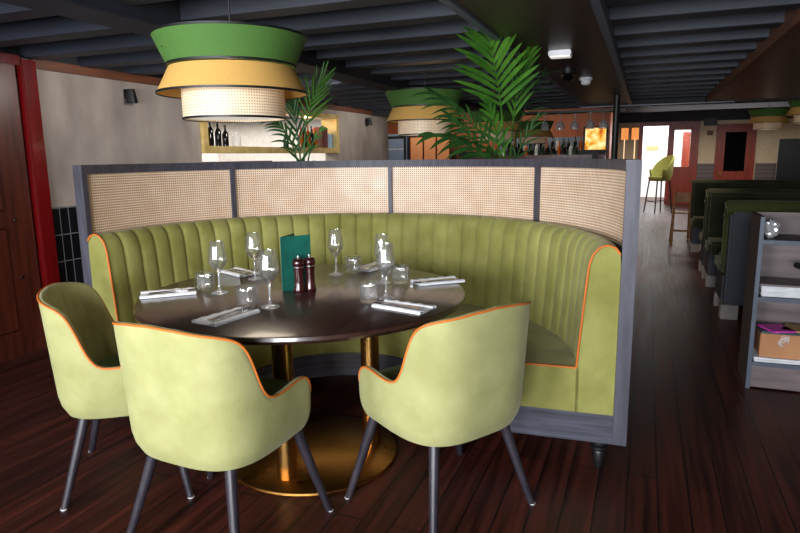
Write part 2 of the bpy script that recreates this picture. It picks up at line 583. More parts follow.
# far wall with an open double doorway and a second timber door
FY = 18.0
DX0, DX1, DZ = -.12, 1.14, 2.05
EX0, EX1, EZ = 1.72, 2.46, 1.95
mb = MB()
mb.bx(-.9, DX0, FY, FY + .2, 0, 2.6).bx(DX0, DX1, FY, FY + .2, DZ, 2.6)
mb.bx(DX1, 5.6, FY, FY + .2, 0, 2.6)
struct(mb.build('wall_back', 'cream', smooth=False))
struct(MB().bx(DX1 + .1, 1.66, FY - .02, FY, 0, 1.06).bx(EX1 + .12, 5.4, FY - .02, FY, 0, 1.06).build('wainscot_trim_3', 'wainscot', smooth=False))
struct(MB().bx(-.9, 5.4, FY - .06, FY, DZ + .1, 2.55).build('trim_4', 'joist', smooth=False))
d = MB()
d.bx(DX0 - .1, DX0, FY - .06, FY + .22, 0, DZ + .1).bx(DX1, DX1 + .1, FY - .06, FY + .22, 0, DZ + .1).bx(DX0, DX1, FY - .06, FY + .22, DZ, DZ + .1)
d.bx(.5, .57, FY - .04, FY + .2, 0, DZ)
d = struct(d.build('door_2', 'mahog', smooth=False))
lf = MB()
lx0, lx1 = .57, DX1
lf.bx(lx0, lx1, FY - .03, FY + .02, 0, .98).bx(lx0, lx0 + .08, FY - .03, FY + .02, .98, DZ).bx(lx1 - .1, lx1, FY - .03, FY + .02, .98, DZ).bx(lx0 + .08, lx1 - .1, FY - .03, FY + .02, 1.93, DZ)
lf = lf.build('door_leaf', 'mahog', d, smooth=False)
MB().bx(lx0 + .08, lx1 - .1, FY - .01, FY - .005, .98, 1.93).build('pane', 'pane', lf, smooth=False)
d3 = MB()
d3.bx(EX0 - .08, EX0, FY - .07, FY, 0, EZ + .1).bx(EX1, EX1 + .08, FY - .07, FY, 0, EZ + .1).bx(EX0, EX1, FY - .07, FY, EZ, EZ + .1)
d3.bx(EX0, EX1, FY - .04, FY, 0, .86)
for a, b in ((EX0, EX0 + .13), (EX1 - .13, EX1)):
    d3.bx(a, b, FY - .04, FY, .86, EZ)
d3.bx(EX0 + .13, EX1 - .13, FY - .04, FY, EZ - .1, EZ)
d3 = struct(d3.build('door_3', 'mahog', smooth=False))
MB().bx(EX0 + .13, EX1 - .13, FY - .02, FY - .012, .86, EZ - .1).build('pane', 'blackglass', d3, smooth=False)
MB().box((EX0 + .06, FY - .07, .78), (.03, .06, .12), 0, .006).build('door_handle', 'brass', d3)
mbg = MB()
for k in range(7):
    mbg.bx(EX0 + .14 + k * .07, EX0 + .18 + k * .07, FY - .05, FY - .04, .5, .82)
mbg.build('door_slat', 'mahog', d3, smooth=False)
# porch beyond the doorway: pale paving, pale wall, a red inner door
struct(MB().bx(-3, 4, 20.6, 20.7, 0, 3).build('wall_porch', 'white', smooth=False))
nt_ = tag(MB().bx(-.02, .32, 20.585, 20.6, 1.42, 1.56).build('porch_sign', 'tan'), 'small grey notice on the white porch wall seen through the open doorway', 'notice')
pd = struct(MB().bx(.98, 1.52, 20.5, 20.6, 0, 1.95).build('door_4', 'mahog', smooth=False))
MB().bx(1.2, 1.3, 20.48, 20.5, 1.1, 1.7).build('pane', 'candle', pd, smooth=False)

# ceiling
struct(MB().bx(-10, 5.6, -2.1, 9.1, 2.24, 2.3).bx(-10, 5.6, 9.1, 18.2, 2.56, 2.62).bx(-10, 5.6, 9.0, 9.16, 1.98, 2.6).build('ceiling', 'deck', smooth=False))
jn = 0
y = -1.5
while y < 9.0:
    mb = MB()
    x_right = .70
    mb.bx(WX + .001, x_right, y - .07, y + .07, 2.045, 2.239)
    jn += 1
    struct(mb.build('ceiling_joist_beam_%d' % jn, 'joist', smooth=False, bevel=.006))
    y += .47
struct(MB().bx(-2.5, -2.25, -1.9, 9.0, 1.99, 2.2).build('ceiling_girder_beam', 'joist', smooth=False, bevel=.008))
for k, yy in enumerate((10.5, 12.2, 14, 15.8)):
    struct(MB().bx(-.95, 5.4, yy, yy + .16, 2.3, 2.56).build('ceiling_far_beam_%d' % (k + 1), 'joist', smooth=False))
# dropped soffit over the aisle and veneered ceiling over the booths
so = struct(MB().bx(-.80, -.26, -1.9, 9.0, 2.0, 2.05).build('ceiling_soffit', 'soffit', smooth=False))
se = MB().bx(-.26, -.22, -1.9, 9.0, 1.985, 2.06).bx(-.84, -.80, -1.9, 9.0, 1.985, 2.06)
struct(se.build('trim_5', 'shelfedge', smooth=False))
struct(MB().bx(.68, 5.4, -1.9, 5.6, 1.99, 2.1).bx(.68, 5.4, 5.615, 9.0, 1.995, 2.1).build('ceiling_veneer', 'ceilwood', smooth=False))
struct(MB().bx(.66, .70, -1.9, 9.0, 1.98, 2.11).build('trim_6', 'trimwood', smooth=False))
struct(MB().bx(-.9, 1.0, 8.985, 9.0, 1.97, 1.985).build('trim_7', 'shelfedge', smooth=False))
o = struct(MB().lathe([(.036, 0), (.036, 2.0)], (-.35, 7.6, 0), 20).build('iron_post_column', 'black'))

# room seen through the gilded hatch
struct(MB().bx(-8.2, -8.0, 3.5, 9.68, 0, 2.24).build('wall_hatch_side', 'white', smooth=False))
struct(MB().bx(-8.0, WX - .2, 3.5, 3.6, 0, 2.24).build('wall_hatch_near', 'white', smooth=False))
struct(MB().bx(-8.0, WX - .2, 9.5, 9.68, 0, 2.24).build('wall_hatch_far', 'white', smooth=False))
# bar end of the room
struct(MB().bx(-10, -9.8, 9.1, 14.2, 0, 2.6).build('wall_bar_side', 'plaster', smooth=False))
struct(MB().bx(-10, -.75, 14.0, 14.2, 0, 2.6).build('wall_bar', 'orangewood', smooth=False))
struct(MB().bx(-.95, -.75, 14.2, 18, 0, 2.6).build('wall_passage', 'orangewood', smooth=False))

# gilded frame and shelf of the hatch
t = thing('hatch_shelf', 'gilded wooden frame and shelf set in the hatch of the plaster wall', 'shelf', (WX, (OY0 + OY1) / 2, 1.43))
MB().bx(-.22, .03, -1.445, 1.445, -.03, .04, .004).build('shelf_board', 'gold', t)
for y0 in (-1.445, 1.365):
    MB().bx(-.205, .035, y0, y0 + .08, .04, .49, .004).build('upright', 'gold', t)
MB().bx(-.205, .035, -1.364, 1.364, .43, .488, .004).build('head_rail', 'gold', t)

# ------------------------------------------------------------------ curved booth
BC = Vector((-1.328, 2.50, 0))
A0, A1, TAIL = R(4), R(180), .24
RB = 1.25
def path(s, r):
    """s in metres at radius RB from the right end; returns xy of the point at radius r"""
    a = A0 + s / RB
    if a <= A1:
        return Vector((r * math.cos(a), r * math.sin(a)))
    dlt = s - (A1 - A0) * RB
    return Vector((-r, -dlt))
S_ARC = (A1 - A0) * RB
S_ALL = S_ARC + TAIL

def sweep(mb, prof_fn, s0, s1, n, cap=True):
    rows = []
    for i in range(n + 1):
        s = s0 + (s1 - s0) * i / n
        rows.append([Vector((*path(s, r), z)) for r, z in prof_fn(s)])
    V = mb.grid(rows, closed_v=True)
    if cap:
        mb.cap(V[0]); mb.cap(list(reversed(V[-1])))
    return V

BSC = 1.0144
booth = thing('curved_booth', 'olive green curved banquette with channelled backrest wrapped round the table', 'banquette', BC)
NF = 37
fl = S_ALL / NF
back_prof = [(1.232, .26), (1.232, .9), (1.228, .95), (1.21, .975), (1.18, .985), (1.15, .975), (1.125, .945), (1.112, .9), (1.103, .8), (1.094, .68), (1.085, .56), (1.078, .46), (1.078, .26)]
back_w = [0, 0, 0, .3, .6, .9, 1, 1, 1, 1, 1, .8, .5]
def bp(s):
    ph = (s / fl) % 1
    puff = (abs(math.sin(PI * ph)) ** .4 - .75) * .015
    edge = min(1, min(s, S_ALL - s) / .03)
    puff *= edge
    return [(r - puff * w, z + (puff * .6 * w if .93 < z else 0)) for (r, z), w in zip(back_prof, back_w)]
mb = MB()
sweep(mb, bp, 0, S_ALL, NF * 10)
mb.build('backrest', 'velvet_booth', booth, ang=60)
mb = MB()
SF = .50
sweep(mb, lambda s: [(SF, .26), (SF - .004, .36), (SF, .425), (SF + .012, .445), (SF + .04, .455), (.9, .46), (1.09, .455), (1.09, .26)], 0, S_ALL, 90)
mb.build('seat', 'velvet_booth', booth, ang=50)
# piping on the two ends and along the seat edge
for nm, s in (('a', -.004), ('b', S_ALL + .004)):
    pts = [Vector((*path(max(0, min(s, S_ALL)), r), z)) for r, z in back_prof[2:12]]
    off = Vector((math.sin(A0), -math.cos(A0), 0)) if s < 0 else Vector((0, -1, 0))
    pts = [p + off * .004 for p in pts]
    MB().tube(pts, .0046, 8).build('piping', 'piping', booth)
    pts = [Vector((*path(max(0, min(s, S_ALL)), r), .458)) + off * .004 for r in (SF + .02, .7, .9, 1.078)]
    MB().tube(pts, .0046, 8).build('piping', 'piping', booth)
pts = [Vector((*path(S_ALL * i / 80, SF + .004), .44)) for i in range(81)]
MB().tube(pts, .005, 8).build('piping', 'piping', booth)
mb = MB()
sweep(mb, lambda s: [(SF - .01, .13), (SF - .01, .26), (1.232, .26), (1.232, .13)], 0, S_ALL, 80)
mb.build('plinth', 'plinth', booth, ang=30)
foot_prof = [(0, 0), (.018, 0), (.022, .02), (.03, .07), (.026, .08), (.036, .09), (.036, .1), (.026, .105), (.036, .112), (.036, .13), (0, .13)]
for s, r in ((.05, 1.185), (.06, .58), (S_ALL - .06, 1.16), (S_ALL - .06, .58), (S_ALL * .25, .6), (S_ALL * .5, .6), (S_ALL * .75, .6), (S_ALL * .3, 1.12), (S_ALL * .7, 1.12)):
    p = path(s, r)
    MB().lathe(foot_prof, (p.x, p.y, 0), 20).build('foot', 'black', booth)

# ------------------------------------------------------------------ partition screen round the booth
PZ0, PZ1 = .13, 1.325
scr = thing('cane_partition', 'curved charcoal wood partition with four woven cane panels behind the booth', 'partition', BC)
RI, RO = 1.251, 1.302
mb = MB()
sweep(mb, lambda s: [(RI, PZ1 - .045), (RO + .005, PZ1 - .045), (RO + .005, PZ1), (RI - .004, PZ1), (RI - .004, PZ1 - .045)][:4], 0, S_ALL, 90)
mb.build('top_rail', 'frame', scr, ang=30)
mb = MB()
sweep(mb, lambda s: [(RI + .012, PZ0 + .02), (RI + .012, .955), (RO - .01, .955), (RO - .01, PZ0 + .02)], .03, S_ALL - .03, 90)
mb.build('lower_board', 'board', scr, ang=30)
sty = [0.0, R(49) * RB, R(96.3) * RB, R(142.7) * RB, S_ALL]
W2 = .0125
for k, s in enumerate(sty):
    a, b = (s - W2, s + W2)
    z0 = .955
    r0, r1 = RI, RO
    if k == 0:
        a, b, z0 = 0, .032, PZ0
    if k == 4:
        a, b, z0 = S_ALL - .032, S_ALL, PZ0
    mb = MB()
    sweep(mb, lambda s_: [(r0, z0), (r0, PZ1 - .044), (r1 + .005, PZ1 - .044), (r1 + .005, z0)], a, b, 4)
    mb.build('end_post' if k in (0, 4) else 'stile', 'frame', scr, ang=30)
for k in range(4):
    a = sty[k] + (.032 if k == 0 else W2)
    b = sty[k + 1] - (.032 if k == 3 else W2)
    mb = MB()
    n = 40
    rows, uvs = [], []
    for i in range(n + 1):
        s = a + (b - a) * i / n
        rr = RI + .022
        rows.append([Vector((*path(s, rr), z)) for z in (.95, PZ1 - .04)])
        uvs.append([(s * rr / RB, .95), (s * rr / RB, PZ1 - .04)])
    mb.grid(rows, uvs=uvs)
    rows2 = []
    for i in range(n + 1):
        s = a + (b - a) * i / n
        rows2.append([Vector((*path(s, RI + .032), z)) for z in (.95, PZ1 - .04)])
    mb.grid(rows2, uvs=uvs)
    mb.build('cane_panel', 'cane', scr)

booth.scale = (1.022, BSC, 1)
scr.scale = (1.0075, 1, 1)

# ------------------------------------------------------------------ table
TC = Vector((-1.385, 2.33, 0))
TZ = .76
table = thing('round_dining_table', 'round dark lacquered table on three brass columns inside the booth', 'table', TC)
MB().lathe([(0, TZ - .036), (.67, TZ - .036), (.70, TZ - .03), (.712, TZ - .016), (.709, TZ - .004), (.70, TZ), (0, TZ)], (0, 0, 0), 96).build('tabletop', 'tabletop', table, ang=50)
MB().lathe([(0, 0), (.385, 0), (.388, .004), (.386, .012), (.378, .016), (0, .016)], (.02, -.015, 0), 96).build('base_plate', 'brass_plate', table)
for a in (-86, 34, 154):
    x, y = .02 + .268 * math.cos(R(a)), -.005 + .268 * math.sin(R(a))
    c = MB().lathe([(0, .016), (.043, .016), (.043, TZ - .037), (0, TZ - .037)], (x, y, 0), 40).build('column', 'brass', table)

# ------------------------------------------------------------------ tub chairs
def chair_shell():
    w, d, ya, n = .275, .27, .205, 3.0
    raw = []
    K = 400
    raw.append(Vector((w - .012, ya)))
    raw.append(Vector((w, .0)))
    for i in range(1, K):
        a = PI * i / K
        c_, s_ = math.cos(a), math.sin(a)
        raw.append(Vector((w * math.copysign(abs(c_) ** (2 / n), c_), -d * abs(s_) ** (2 / n))))
    raw.append(Vector((-w, .0)))
    raw.append(Vector((-w + .012, ya)))
    L = [0]
    for i in range(1, len(raw)):
        L.append(L[-1] + (raw[i] - raw[i - 1]).length)
    T = L[-1]
    def pt(s):
        s = max(0, min(T, s))
        lo = 0
        hi = len(L) - 1
        while hi - lo > 1:
            mid = (lo + hi) // 2
            if L[mid] <= s:
                lo = mid
            else:
                hi = mid
        u = (s - L[lo]) / max(1e-9, L[hi] - L[lo])
        return raw[lo].lerp(raw[hi], u)
    hp = [(0, .845), (.10, .84), (.2, .822), (.245, .808), (.275, .788), (.296, .755), (.314, .705), (.33, .65), (.346, .61), (.364, .585), (.385, .572), (.42, .567), (.47, .570), (.52, .576), (.56, .578), (.585, .573), (.61, .555), (.63, .51)]
    half = T / 2
    k = half / .645
    def top(x):
        x = abs(x) / k
        for (a, za), (b, zb) in zip(hp, hp[1:]):
            if x <= b:
                u = (x - a) / (b - a)
                u = u * u * (3 - 2 * u) if False else u
                return za + (zb - za) * u
        return hp[-1][1] - (x - .63) * 2.2
    # smooth the top line
    NU = 110
    us = [T * i / NU for i in range(NU + 1)]
    tops = [top(u - half) for u in us]
    for _ in range(2):
        tops = [tops[0]] + [(tops[i - 1] + 2 * tops[i] + tops[i + 1]) / 4 for i in range(1, NU)] + [tops[-1]]
    rows, edge = [], []
    zb = .355
    for u, zt in zip(us, tops):
        p = pt(u)
        t = (pt(u + .004) - pt(u - .004)).normalized()
        nrm = Vector((t.y, -t.x))
        if nrm.dot(p - Vector((0, .02))) < 0:
            nrm = -nrm
        backness = max(0, -nrm.y)
        side = 1 - backness
        x = abs(u - half) / k
        def off(z):
            o_ = (.075 * backness + .02 * side) * max(0, z - .45)
            if z < .46:
                o_ -= .03 * ((.46 - z) / .105) ** 2.4
            return o_
        end = min(u, T - u)
        th0 = .052 if end > .05 else .052 * math.sqrt(max(.02, 1 - ((.05 - end) / .05) ** 2))
        ein = 0
        row = []
        NV = 12
        for j in range(NV + 1):
            z = zb + (zt - .012 - zb) * j / NV
            row.append((off(z) - (.052 - th0) / 2, z))
        th = th0
        o1 = off(zt) - (.052 - th0) / 2
        tt = min(th, .024)
        row += [(o1 - tt * .15, zt - .003), (o1 - tt * .5, zt), (o1 - tt * .85, zt - .004)]
        for j in range(NV + 1):
            z = zt - .014 - (zt - .014 - .40) * j / NV
            pu = .004 * abs(math.sin(PI * (u / T) * 18))
            tz = tt + (th - tt) * min(1, max(0, zt - z) / .16)
            row.append((off(max(z, .47)) - (.052 - th0) / 2 - tz - pu * .8, z))
        row.append((off(.5) - .09, .37))
        P = [Vector((*(p + nrm * o_), z)) for o_, z in row]
        rows.append(P)
        e = p + nrm * (o1 - .001)
        edge.append(Vector((e.x, e.y, zt - .004)))
    mb = MB()
    V = mb.grid(rows, closed_v=True)
    mb.cap(V[0]); mb.cap(list(reversed(V[-1])))
    # underside
    mb.cap([V[i][0] for i in range(NU + 1)])
    return mb, edge, rows

def make_chair(label):
    t = thing('tub_chair', label, 'chair', (0, 0, 0), 0, 'tub chairs round the table')
    mb, edge, rows = chair_shell()
    mb.build('backrest', 'velvet', t, ang=70)
    lo0 = [edge[0] + Vector((0, .004, -.1))] if False else []
    MB().tube(lo0 + edge, .0040, 8).build('piping', 'piping', t)
    # cushion
    mb = MB()
    rws = []
    for z, k in ((.385, .90), (.40, .975), (.425, 1.0), (.45, 1.0), (.468, .97), (.476, .9)):
        r_ = []
        for i in range(56):
            a = 2 * PI * i / 56
            cx_, sy_ = math.cos(a), math.sin(a)
            n_ = 4.0
            x = .238 * math.copysign(abs(cx_) ** (2 / n_), cx_) * k
            yy = .24 * math.copysign(abs(sy_) ** (2 / n_), sy_) * k + .068
            r_.append(Vector((x, yy, z)))
        rws.append(r_)
    V = mb.grid(rws, closed_v=True)
    mb.cap(V[0]); mb.cap(list(reversed(V[-1])))
    mb.build('seat', 'seat_green', t, ang=60)
    for (bx_, by_), (tx, ty) in (((-.25, -.25), (-.16, -.15)), ((.25, -.25), (.16, -.15)), ((-.30, .225), (-.20, .15)), ((.30, .225), (.20, .15))):
        l = MB().tube([(bx_, by_, 0), (bx_ + (tx - bx_) * .5, by_ + (ty - by_) * .5, .19), (tx, ty, .385)], [.0135, .0175, .0215], 16).build('leg', 'leg', t)
        MB().lathe([(0, 0), (.012, 0), (.0142, .004), (.0142, .006), (0, .006)], (bx_, by_, 0), 14).build('foot_cap', 'plastic', l)
    return t

def face(a):
    return R(a) - PI / 2
ch = make_chair('pale green tub chair with orange piping, back to the view, left of the brass base')
ch.location = (-1.382, 1.705, 0); ch.rotation_euler = (0, 0, face(86))
dup(ch, (-.69, 2.15, 0), face(148), 'pale green tub chair with orange piping in front of the booth seat\'s right end')
dup(ch, (-2.0, 1.90, 0), face(37), 'green tub chair beside the red door frame showing its inner seat')

# ------------------------------------------------------------------ things on the table
K7 = 1.07
stem_prof = [(r, z * K7) for r, z in [(0, 0), (.036, 0), (.0375, .002), (.034, .005), (.014, .009), (.0055, .018), (.0042, .04), (.0042, .075), (.007, .086), (0, .091)]]
bowl_prof = [(r, z * K7) for r, z in [(0, .0875), (.0075, .0868), (.018, .099), (.036, .122), (.0415, .135), (.041, .15), (.0365, .18), (.0305, .215), (.0298, .217), (.0292, .215), (.035, .18), (.0392, .15), (.0396, .136), (.0345, .1235), (.018, .102), (.005, .094), (0, .0925)]]
WG = [((-1.728, 2.170), 'wine glass beside the napkin next to the left end of the booth'),
      ((-1.76, 2.485), 'wine glass standing behind the two left ones, toward the channelled backrest'),
      ((-1.366, 2.02), 'wine glass nearest the front table edge, left of the green menu'),
      ((-1.432, 2.715), 'wine glass standing alone at the back, right of the green menu'),
      ((-1.126, 2.60), 'wine glass at the right of the table, rear of the overlapping pair'),
      ((-.988, 2.315), 'wine glass at the right of the table, front of the overlapping pair')]
g0 = None
for (x, y), lb in WG:
    if g0 is None:
        g0 = thing('wine_glass', lb, 'wine glass', (x, y, TZ + .0005), 0, 'wine glasses on the round table')
        MB().lathe(bowl_prof, (0, 0, 0), 40).build('bowl', 'glass', g0, ang=60)
        MB().lathe(stem_prof, (0, 0, 0), 32).build('stem', 'glass_stem', g0, ang=60)
    else:
        dup(g0, (x, y, TZ + .0005), 0, lb)
def tumbler_mb():
    mb = MB()
    seg = 48
    prof = [(0, 0, 0), (.034, 0, .5), (.037, .004, 1), (.038, .03, 1), (.039, .05, 1), (.040, .058, 0), (.041, .074, 0), (.040, .0755, 0), (.0385, .074, 0), (.0375, .05, 0), (.0355, .016, 0), (.03, .012, 0), (0, .012, 0)]
    rows = []
    for k in range(seg):
        a = 2 * PI * k / seg
        rows.append([Vector(((r - f * .0014 * (k % 4 == 0)) * math.cos(a), (r - f * .0014 * (k % 4 == 0)) * math.sin(a), z)) for r, z, f in prof])
    rows = [[p * 1.08 for p in r_] for r_ in rows]
    mb.grid(rows, closed_u=True)
    bmesh.ops.remove_doubles(mb.bm, verts=mb.bm.verts, dist=1e-6)
    return mb
TB = [((-1.827, 2.20), 'short glass tumbler at the tip of the napkin by the left table edge'),
      ((-1.465, 2.005), 'short glass tumbler above the front napkin, nearest the front table edge'),
      ((-1.372, 2.79), 'short glass tumbler farthest back, right of the lone wine glass'),
      ((-1.03, 2.24), 'short glass tumbler in front of the overlapping pair of wine glasses'),
      ((-1.05, 2.635), 'short glass tumbler right of the overlapping wine glasses, by the rear right napkin'),
      ((-1.84, 2.678), 'short glass tumbler hidden behind the rear left wine glass')]
t0 = None
for (x, y), lb in TB:
    if t0 is None:
        t0 = tag(tumbler_mb().build('tumbler', 'tumbler', ang=50), lb, 'tumbler', 'tumblers on the round table')
        t0.location = (x, y, TZ + .0005)
    else:
        o = t0.copy(); C.objects.link(o); o.location = (x, y, TZ + .0005); o['label'] = lb

def napkin_mb():
    mb = MB()
    L2, W_ = .115, .062
    rows = []
    for i in range(25):
        x = -L2 + 2 * L2 * i / 24
        row = []
        wv = .0012 * math.sin(i * 1.1)
        for (yy, z) in ((-W_, .001), (-W_ + .001, .009 + wv), (-W_ + .008, .0125 + wv), (-W_ + .024, .011), (-W_ + .03, .005), (0, .0045), (W_ - .03, .005), (W_ - .024, .011), (W_ - .008, .0125 - wv), (W_ - .001, .009 - wv), (W_, .001)):
            row.append(Vector((x, yy * (1 - .12 * (i / 24)), z)))
        rows.append(row)
    V = mb.grid(rows)
    low = [[Vector((p.co.x, p.co.y, .0)) for p in (r[0], r[-1])] for r in V]
    mb.grid(low)
    return mb
def knife_mb():
    mb = MB()
    # blade + handle along x
    out = [(-.105, .006), (-.10, .008), (-.03, .0075), (.0, .006), (.005, .0085), (.06, .010), (.10, .008), (.112, .002)]
    top = [Vector((x, w, .0035)) for x, w in out]
    bot = [Vector((x, -w * (.9 if x < 0 else .35), .0035)) for x, w in out]
    rows = [[a + Vector((0, 0, -.0018)), a + Vector((0, 0, .0012)), b + Vector((0, 0, .0012)), b + Vector((0, 0, -.0018))] for a, b in zip(top, bot)]
    V = mb.grid(rows, closed_v=True)
    mb.cap(V[0]); mb.cap(list(reversed(V[-1])))
    return mb
def fork_mb():
    mb = MB()
    out = [(-.10, .007, 0), (-.08, .008, 0), (-.02, .004, .002), (.03, .0035, .004), (.045, .009, .003), (.06, .0125, .001), (.068, .0125, .001)]
    rows = [[Vector((x, w, z + .003)), Vector((x, w, z + .006)), Vector((x, -w, z + .006)), Vector((x, -w, z + .003))] for x, w, z in out]
    V = mb.grid(rows, closed_v=True)
    mb.cap(V[0]); mb.cap(list(reversed(V[-1])))
    for k in range(4):
        y = -.0105 + k * .007
        mb.tube([(.066, y, .0055), (.085, y, .0062), (.104, y, .0085)], [.0017, .0016, .0009], 6)
    return mb
NP = [((-1.935, 2.08), (-1.84, 2.165), 'beside the table edge by the green chair at the red door', 'left'),
      ((-1.43, 1.83), (-1.41, 1.95), 'at the front table edge before the camera', 'front'),
      ((-1.945, 2.60), (-1.84, 2.55), 'at the back left, under the rear left wine glass', 'back left'),
      ((-1.335, 2.955), (-1.36, 2.8), 'farthest back, behind the overlapping wine glasses', 'back'),
      ((-.89, 2.705), (-.98, 2.62), 'at the rear right edge, pointing at a tumbler', 'rear right'),
      ((-.86, 2.185), (-.98, 2.21), 'at the right front edge, before the right tub chair', 'right front')]
n0 = k0 = f0 = None
for (cx_, cy_), (tx, ty), where, sh in NP:
    rz = math.atan2(ty - cy_, tx - cx_)
    where = where.replace(' by the green chair at the red door', ' by the red-door chair')
    ln = 'white folded napkin ' + where
    lk = 'knife on the napkin ' + where
    lf_ = 'fork on the napkin ' + where
    if n0 is None:
        n0 = tag(napkin_mb().build('napkin', 'napkin'), ln, 'napkin', 'napkins on the round table')
        k0 = tag(knife_mb().build('table_knife', 'steel', smooth=False), lk, 'knife', 'knives on the napkins')
        f0 = tag(fork_mb().build('table_fork', 'steel'), lf_, 'fork', 'forks on the napkins')
        trio = (n0, k0, f0)
    else:
        trio = []
        for src, lb in ((n0, ln), (k0, lk), (f0, lf_)):
            o = src.copy(); C.objects.link(o); o['label'] = lb
            trio.append(o)
    dv = Vector((math.cos(rz), math.sin(rz), 0)); sv = Vector((-dv.y, dv.x, 0))
    ctr = Vector((cx_, cy_, TZ + .0005))
    for o, off, dz, turn in zip(trio, (0, -.013, .014), (0, .004, .004), (0, 0, 0)):
        o.location = ctr + sv * off + dv * (.02 if dz else 0) + Vector((0, 0, dz))
        o.rotation_euler = (0, 0, rz + turn)

# menu standing open and the two mills
mn = thing('menu_folder', 'teal green menu folder standing open in the middle of the table', 'menu', (-1.474, 2.283, TZ + .0005), math.atan2(2.38 - 2.266, -1.377 + 1.458))
MB().bx(0, .142, -.0015, .0015, 0, .246, .001).build('front_cover', 'menu', mn)
mat2 = Matrix.Rotation(R(42), 4, 'Z')
MB().box((.071, 0, .123), (.142, .003, .246), 0, .001, mat2).build('back_cover', 'menu', mn)
MB().tube([(0, 0, 0), (0, 0, .246)], .0028, 8).build('spine', 'menu', mn)
MB().box((.066, 0, .121), (.126, .0025, .23), 0, 0, Matrix.Rotation(R(21), 4, 'Z')).build('page', 'paper', mn, smooth=False)
mill_prof = [(0, 0), (.026, 0), (.0275, .004), (.026, .014), (.022, .03), (.0205, .06), (.021, .085), (.0235, .104), (.0245, .11)]
head_prof = [(.0, .116), (.024, .116), (.027, .121), (.0275, .13), (.026, .142), (.019, .15), (.0, .152)]
mm = thing('pepper_mill', 'dark turned wood mill standing left of its pair before the menu', 'mill', (-1.405, 2.310, TZ + .0005), 0, 'mills before the menu')
MB().lathe(mill_prof + [(0, .11)], (0, 0, 0), 28).build('mill_body', 'mill', mm)
MB().lathe([(0, .1095), (.022, .1095), (.022, .1165), (0, .1165)], (0, 0, 0), 28).build('mill_collar', 'steel', mm)
MB().lathe(head_prof, (0, 0, 0), 28).build('mill_head', 'mill', mm)
MB().lathe([(0, .151), (.006, .151), (.0075, .157), (.006, .163), (0, .165)], (0, 0, 0), 16).build('mill_knob', 'steel', mm)
dup(mm, (-1.376, 2.357, TZ + .0005), 0, 'dark turned wood mill standing right of its pair before the menu')

# ------------------------------------------------------------------ pendant lamps
def lampcane_cyl(r, z0, z1):
    mb = MB()
    for rr in (r, r - .004):
        rows, uvs = [], []
        for i in range(65):
            a = 2 * PI * i / 64
            rows.append([Vector((rr * math.cos(a), rr * math.sin(a), z)) for z in (z0, z1)])
            uvs.append([(a * r, z0), (a * r, z1)])
        mb.grid(rows, uvs=uvs)
    return mb
def ring(r, z, h=.009, t=.006):
    return MB().lathe([(r - t / 2, z - h / 2), (r + t / 2, z - h / 2), (r + t / 2, z + h / 2), (r - t / 2, z + h / 2)], (0, 0, 0), 64, closed=True)
def make_lamp(label):
    t = thing('pendant_lamp', label, 'pendant lamp', (0, 0, 0), 0, 'tiered pendant lamps in a row')
    za, zb_, zc_, zd, ze = 1.862, 1.742, 1.733, 1.627, 1.52
    def cone(r0, z0, r1, z1):
        return MB().lathe([(r0, z0), (r1, z1), (r1 - .004, z1), (r0 - .004, z0)], (0, 0, 0), 72, closed=True)
    g = cone(.272, zb_, .325, za).build('green_shade', 'lampgreen', t, ang=60)
    ring(.325, za).build('rim', 'black', g); ring(.273, zb_).build('rim', 'black', g)
    g = cone(.32, zd, .266, zc_).build('gold_shade', 'lampgold', t, ang=60)
    ring(.32, zd).build('rim', 'black', g)
    g = lampcane_cyl(.22, ze, zd + .05).build('cane_shade', 'lampcane', t)
    ring(.221, ze).build('rim', 'black', g)
    MB().lathe([(0, ze + .006), (.216, ze + .006), (.216, ze + .009), (0, ze + .009)], (0, 0, 0), 64).build('diffuser', 'diffuser', t)
    mb = MB()
    for k in range(3):
        a = 2 * PI * k / 3
        mb.tube([(0, 0, 1.80), (.3 * math.cos(a), .3 * math.sin(a), 1.80)], .003, 6)
    mb.tube([(0, 0, 1.70), (0, 0, 1.84)], .012, 10)
    mb.build('frame', 'black', t)
    MB().tube([(0, 0, 1.84), (0, 0, 2.24)], .004, 8).build('cord', 'black', t)
    MB().lathe([(0, 1.62), (.02, 1.625), (.032, 1.65), (.028, 1.675), (.013, 1.70), (0, 1.70)], (0, 0, 0), 20).build('bulb', 'bulb', t)
    return t
lamp_at = [((-1.705, 2.325), 'tiered green, gold and cane pendant lamp hanging closest over the booth table'),
           ((-1.72, 4.90), 'tiered green and gold pendant lamp hanging just left of the tall palm'),
           ((-1.72, 7.53), 'small distant pendant lamp half hidden behind the tall palm stems'),
           ((-1.72, 10.16), 'smallest distant pendant lamp before the bar bottles, right of the palm stems'),
           ((1.97, 12.8), 'dark green pendant lamp hanging before the red timber door'),
           ((2.12, 10.3), 'dark green pendant lamp cut by the right picture edge')]
l0 = make_lamp(lamp_at[0][1])
l0.location = (*lamp_at[0][0], .0)
for p, lb in lamp_at[1:]:
    o = dup(l0, (*p, .22 if p[1] > 10 and p[0] > 0 else 0), 0, lb)
    if p[1] > 10:
        for chd in o.children:
            if chd.name.startswith('cord'):
                chd.scale = (1, 1, 1)
                cm = MB().tube([(0, 0, 1.84), (0, 0, 2.56 - o.location.z)], .004, 8).build('cord', 'black', o)
                old = chd
        bpy.data.objects.remove(old)

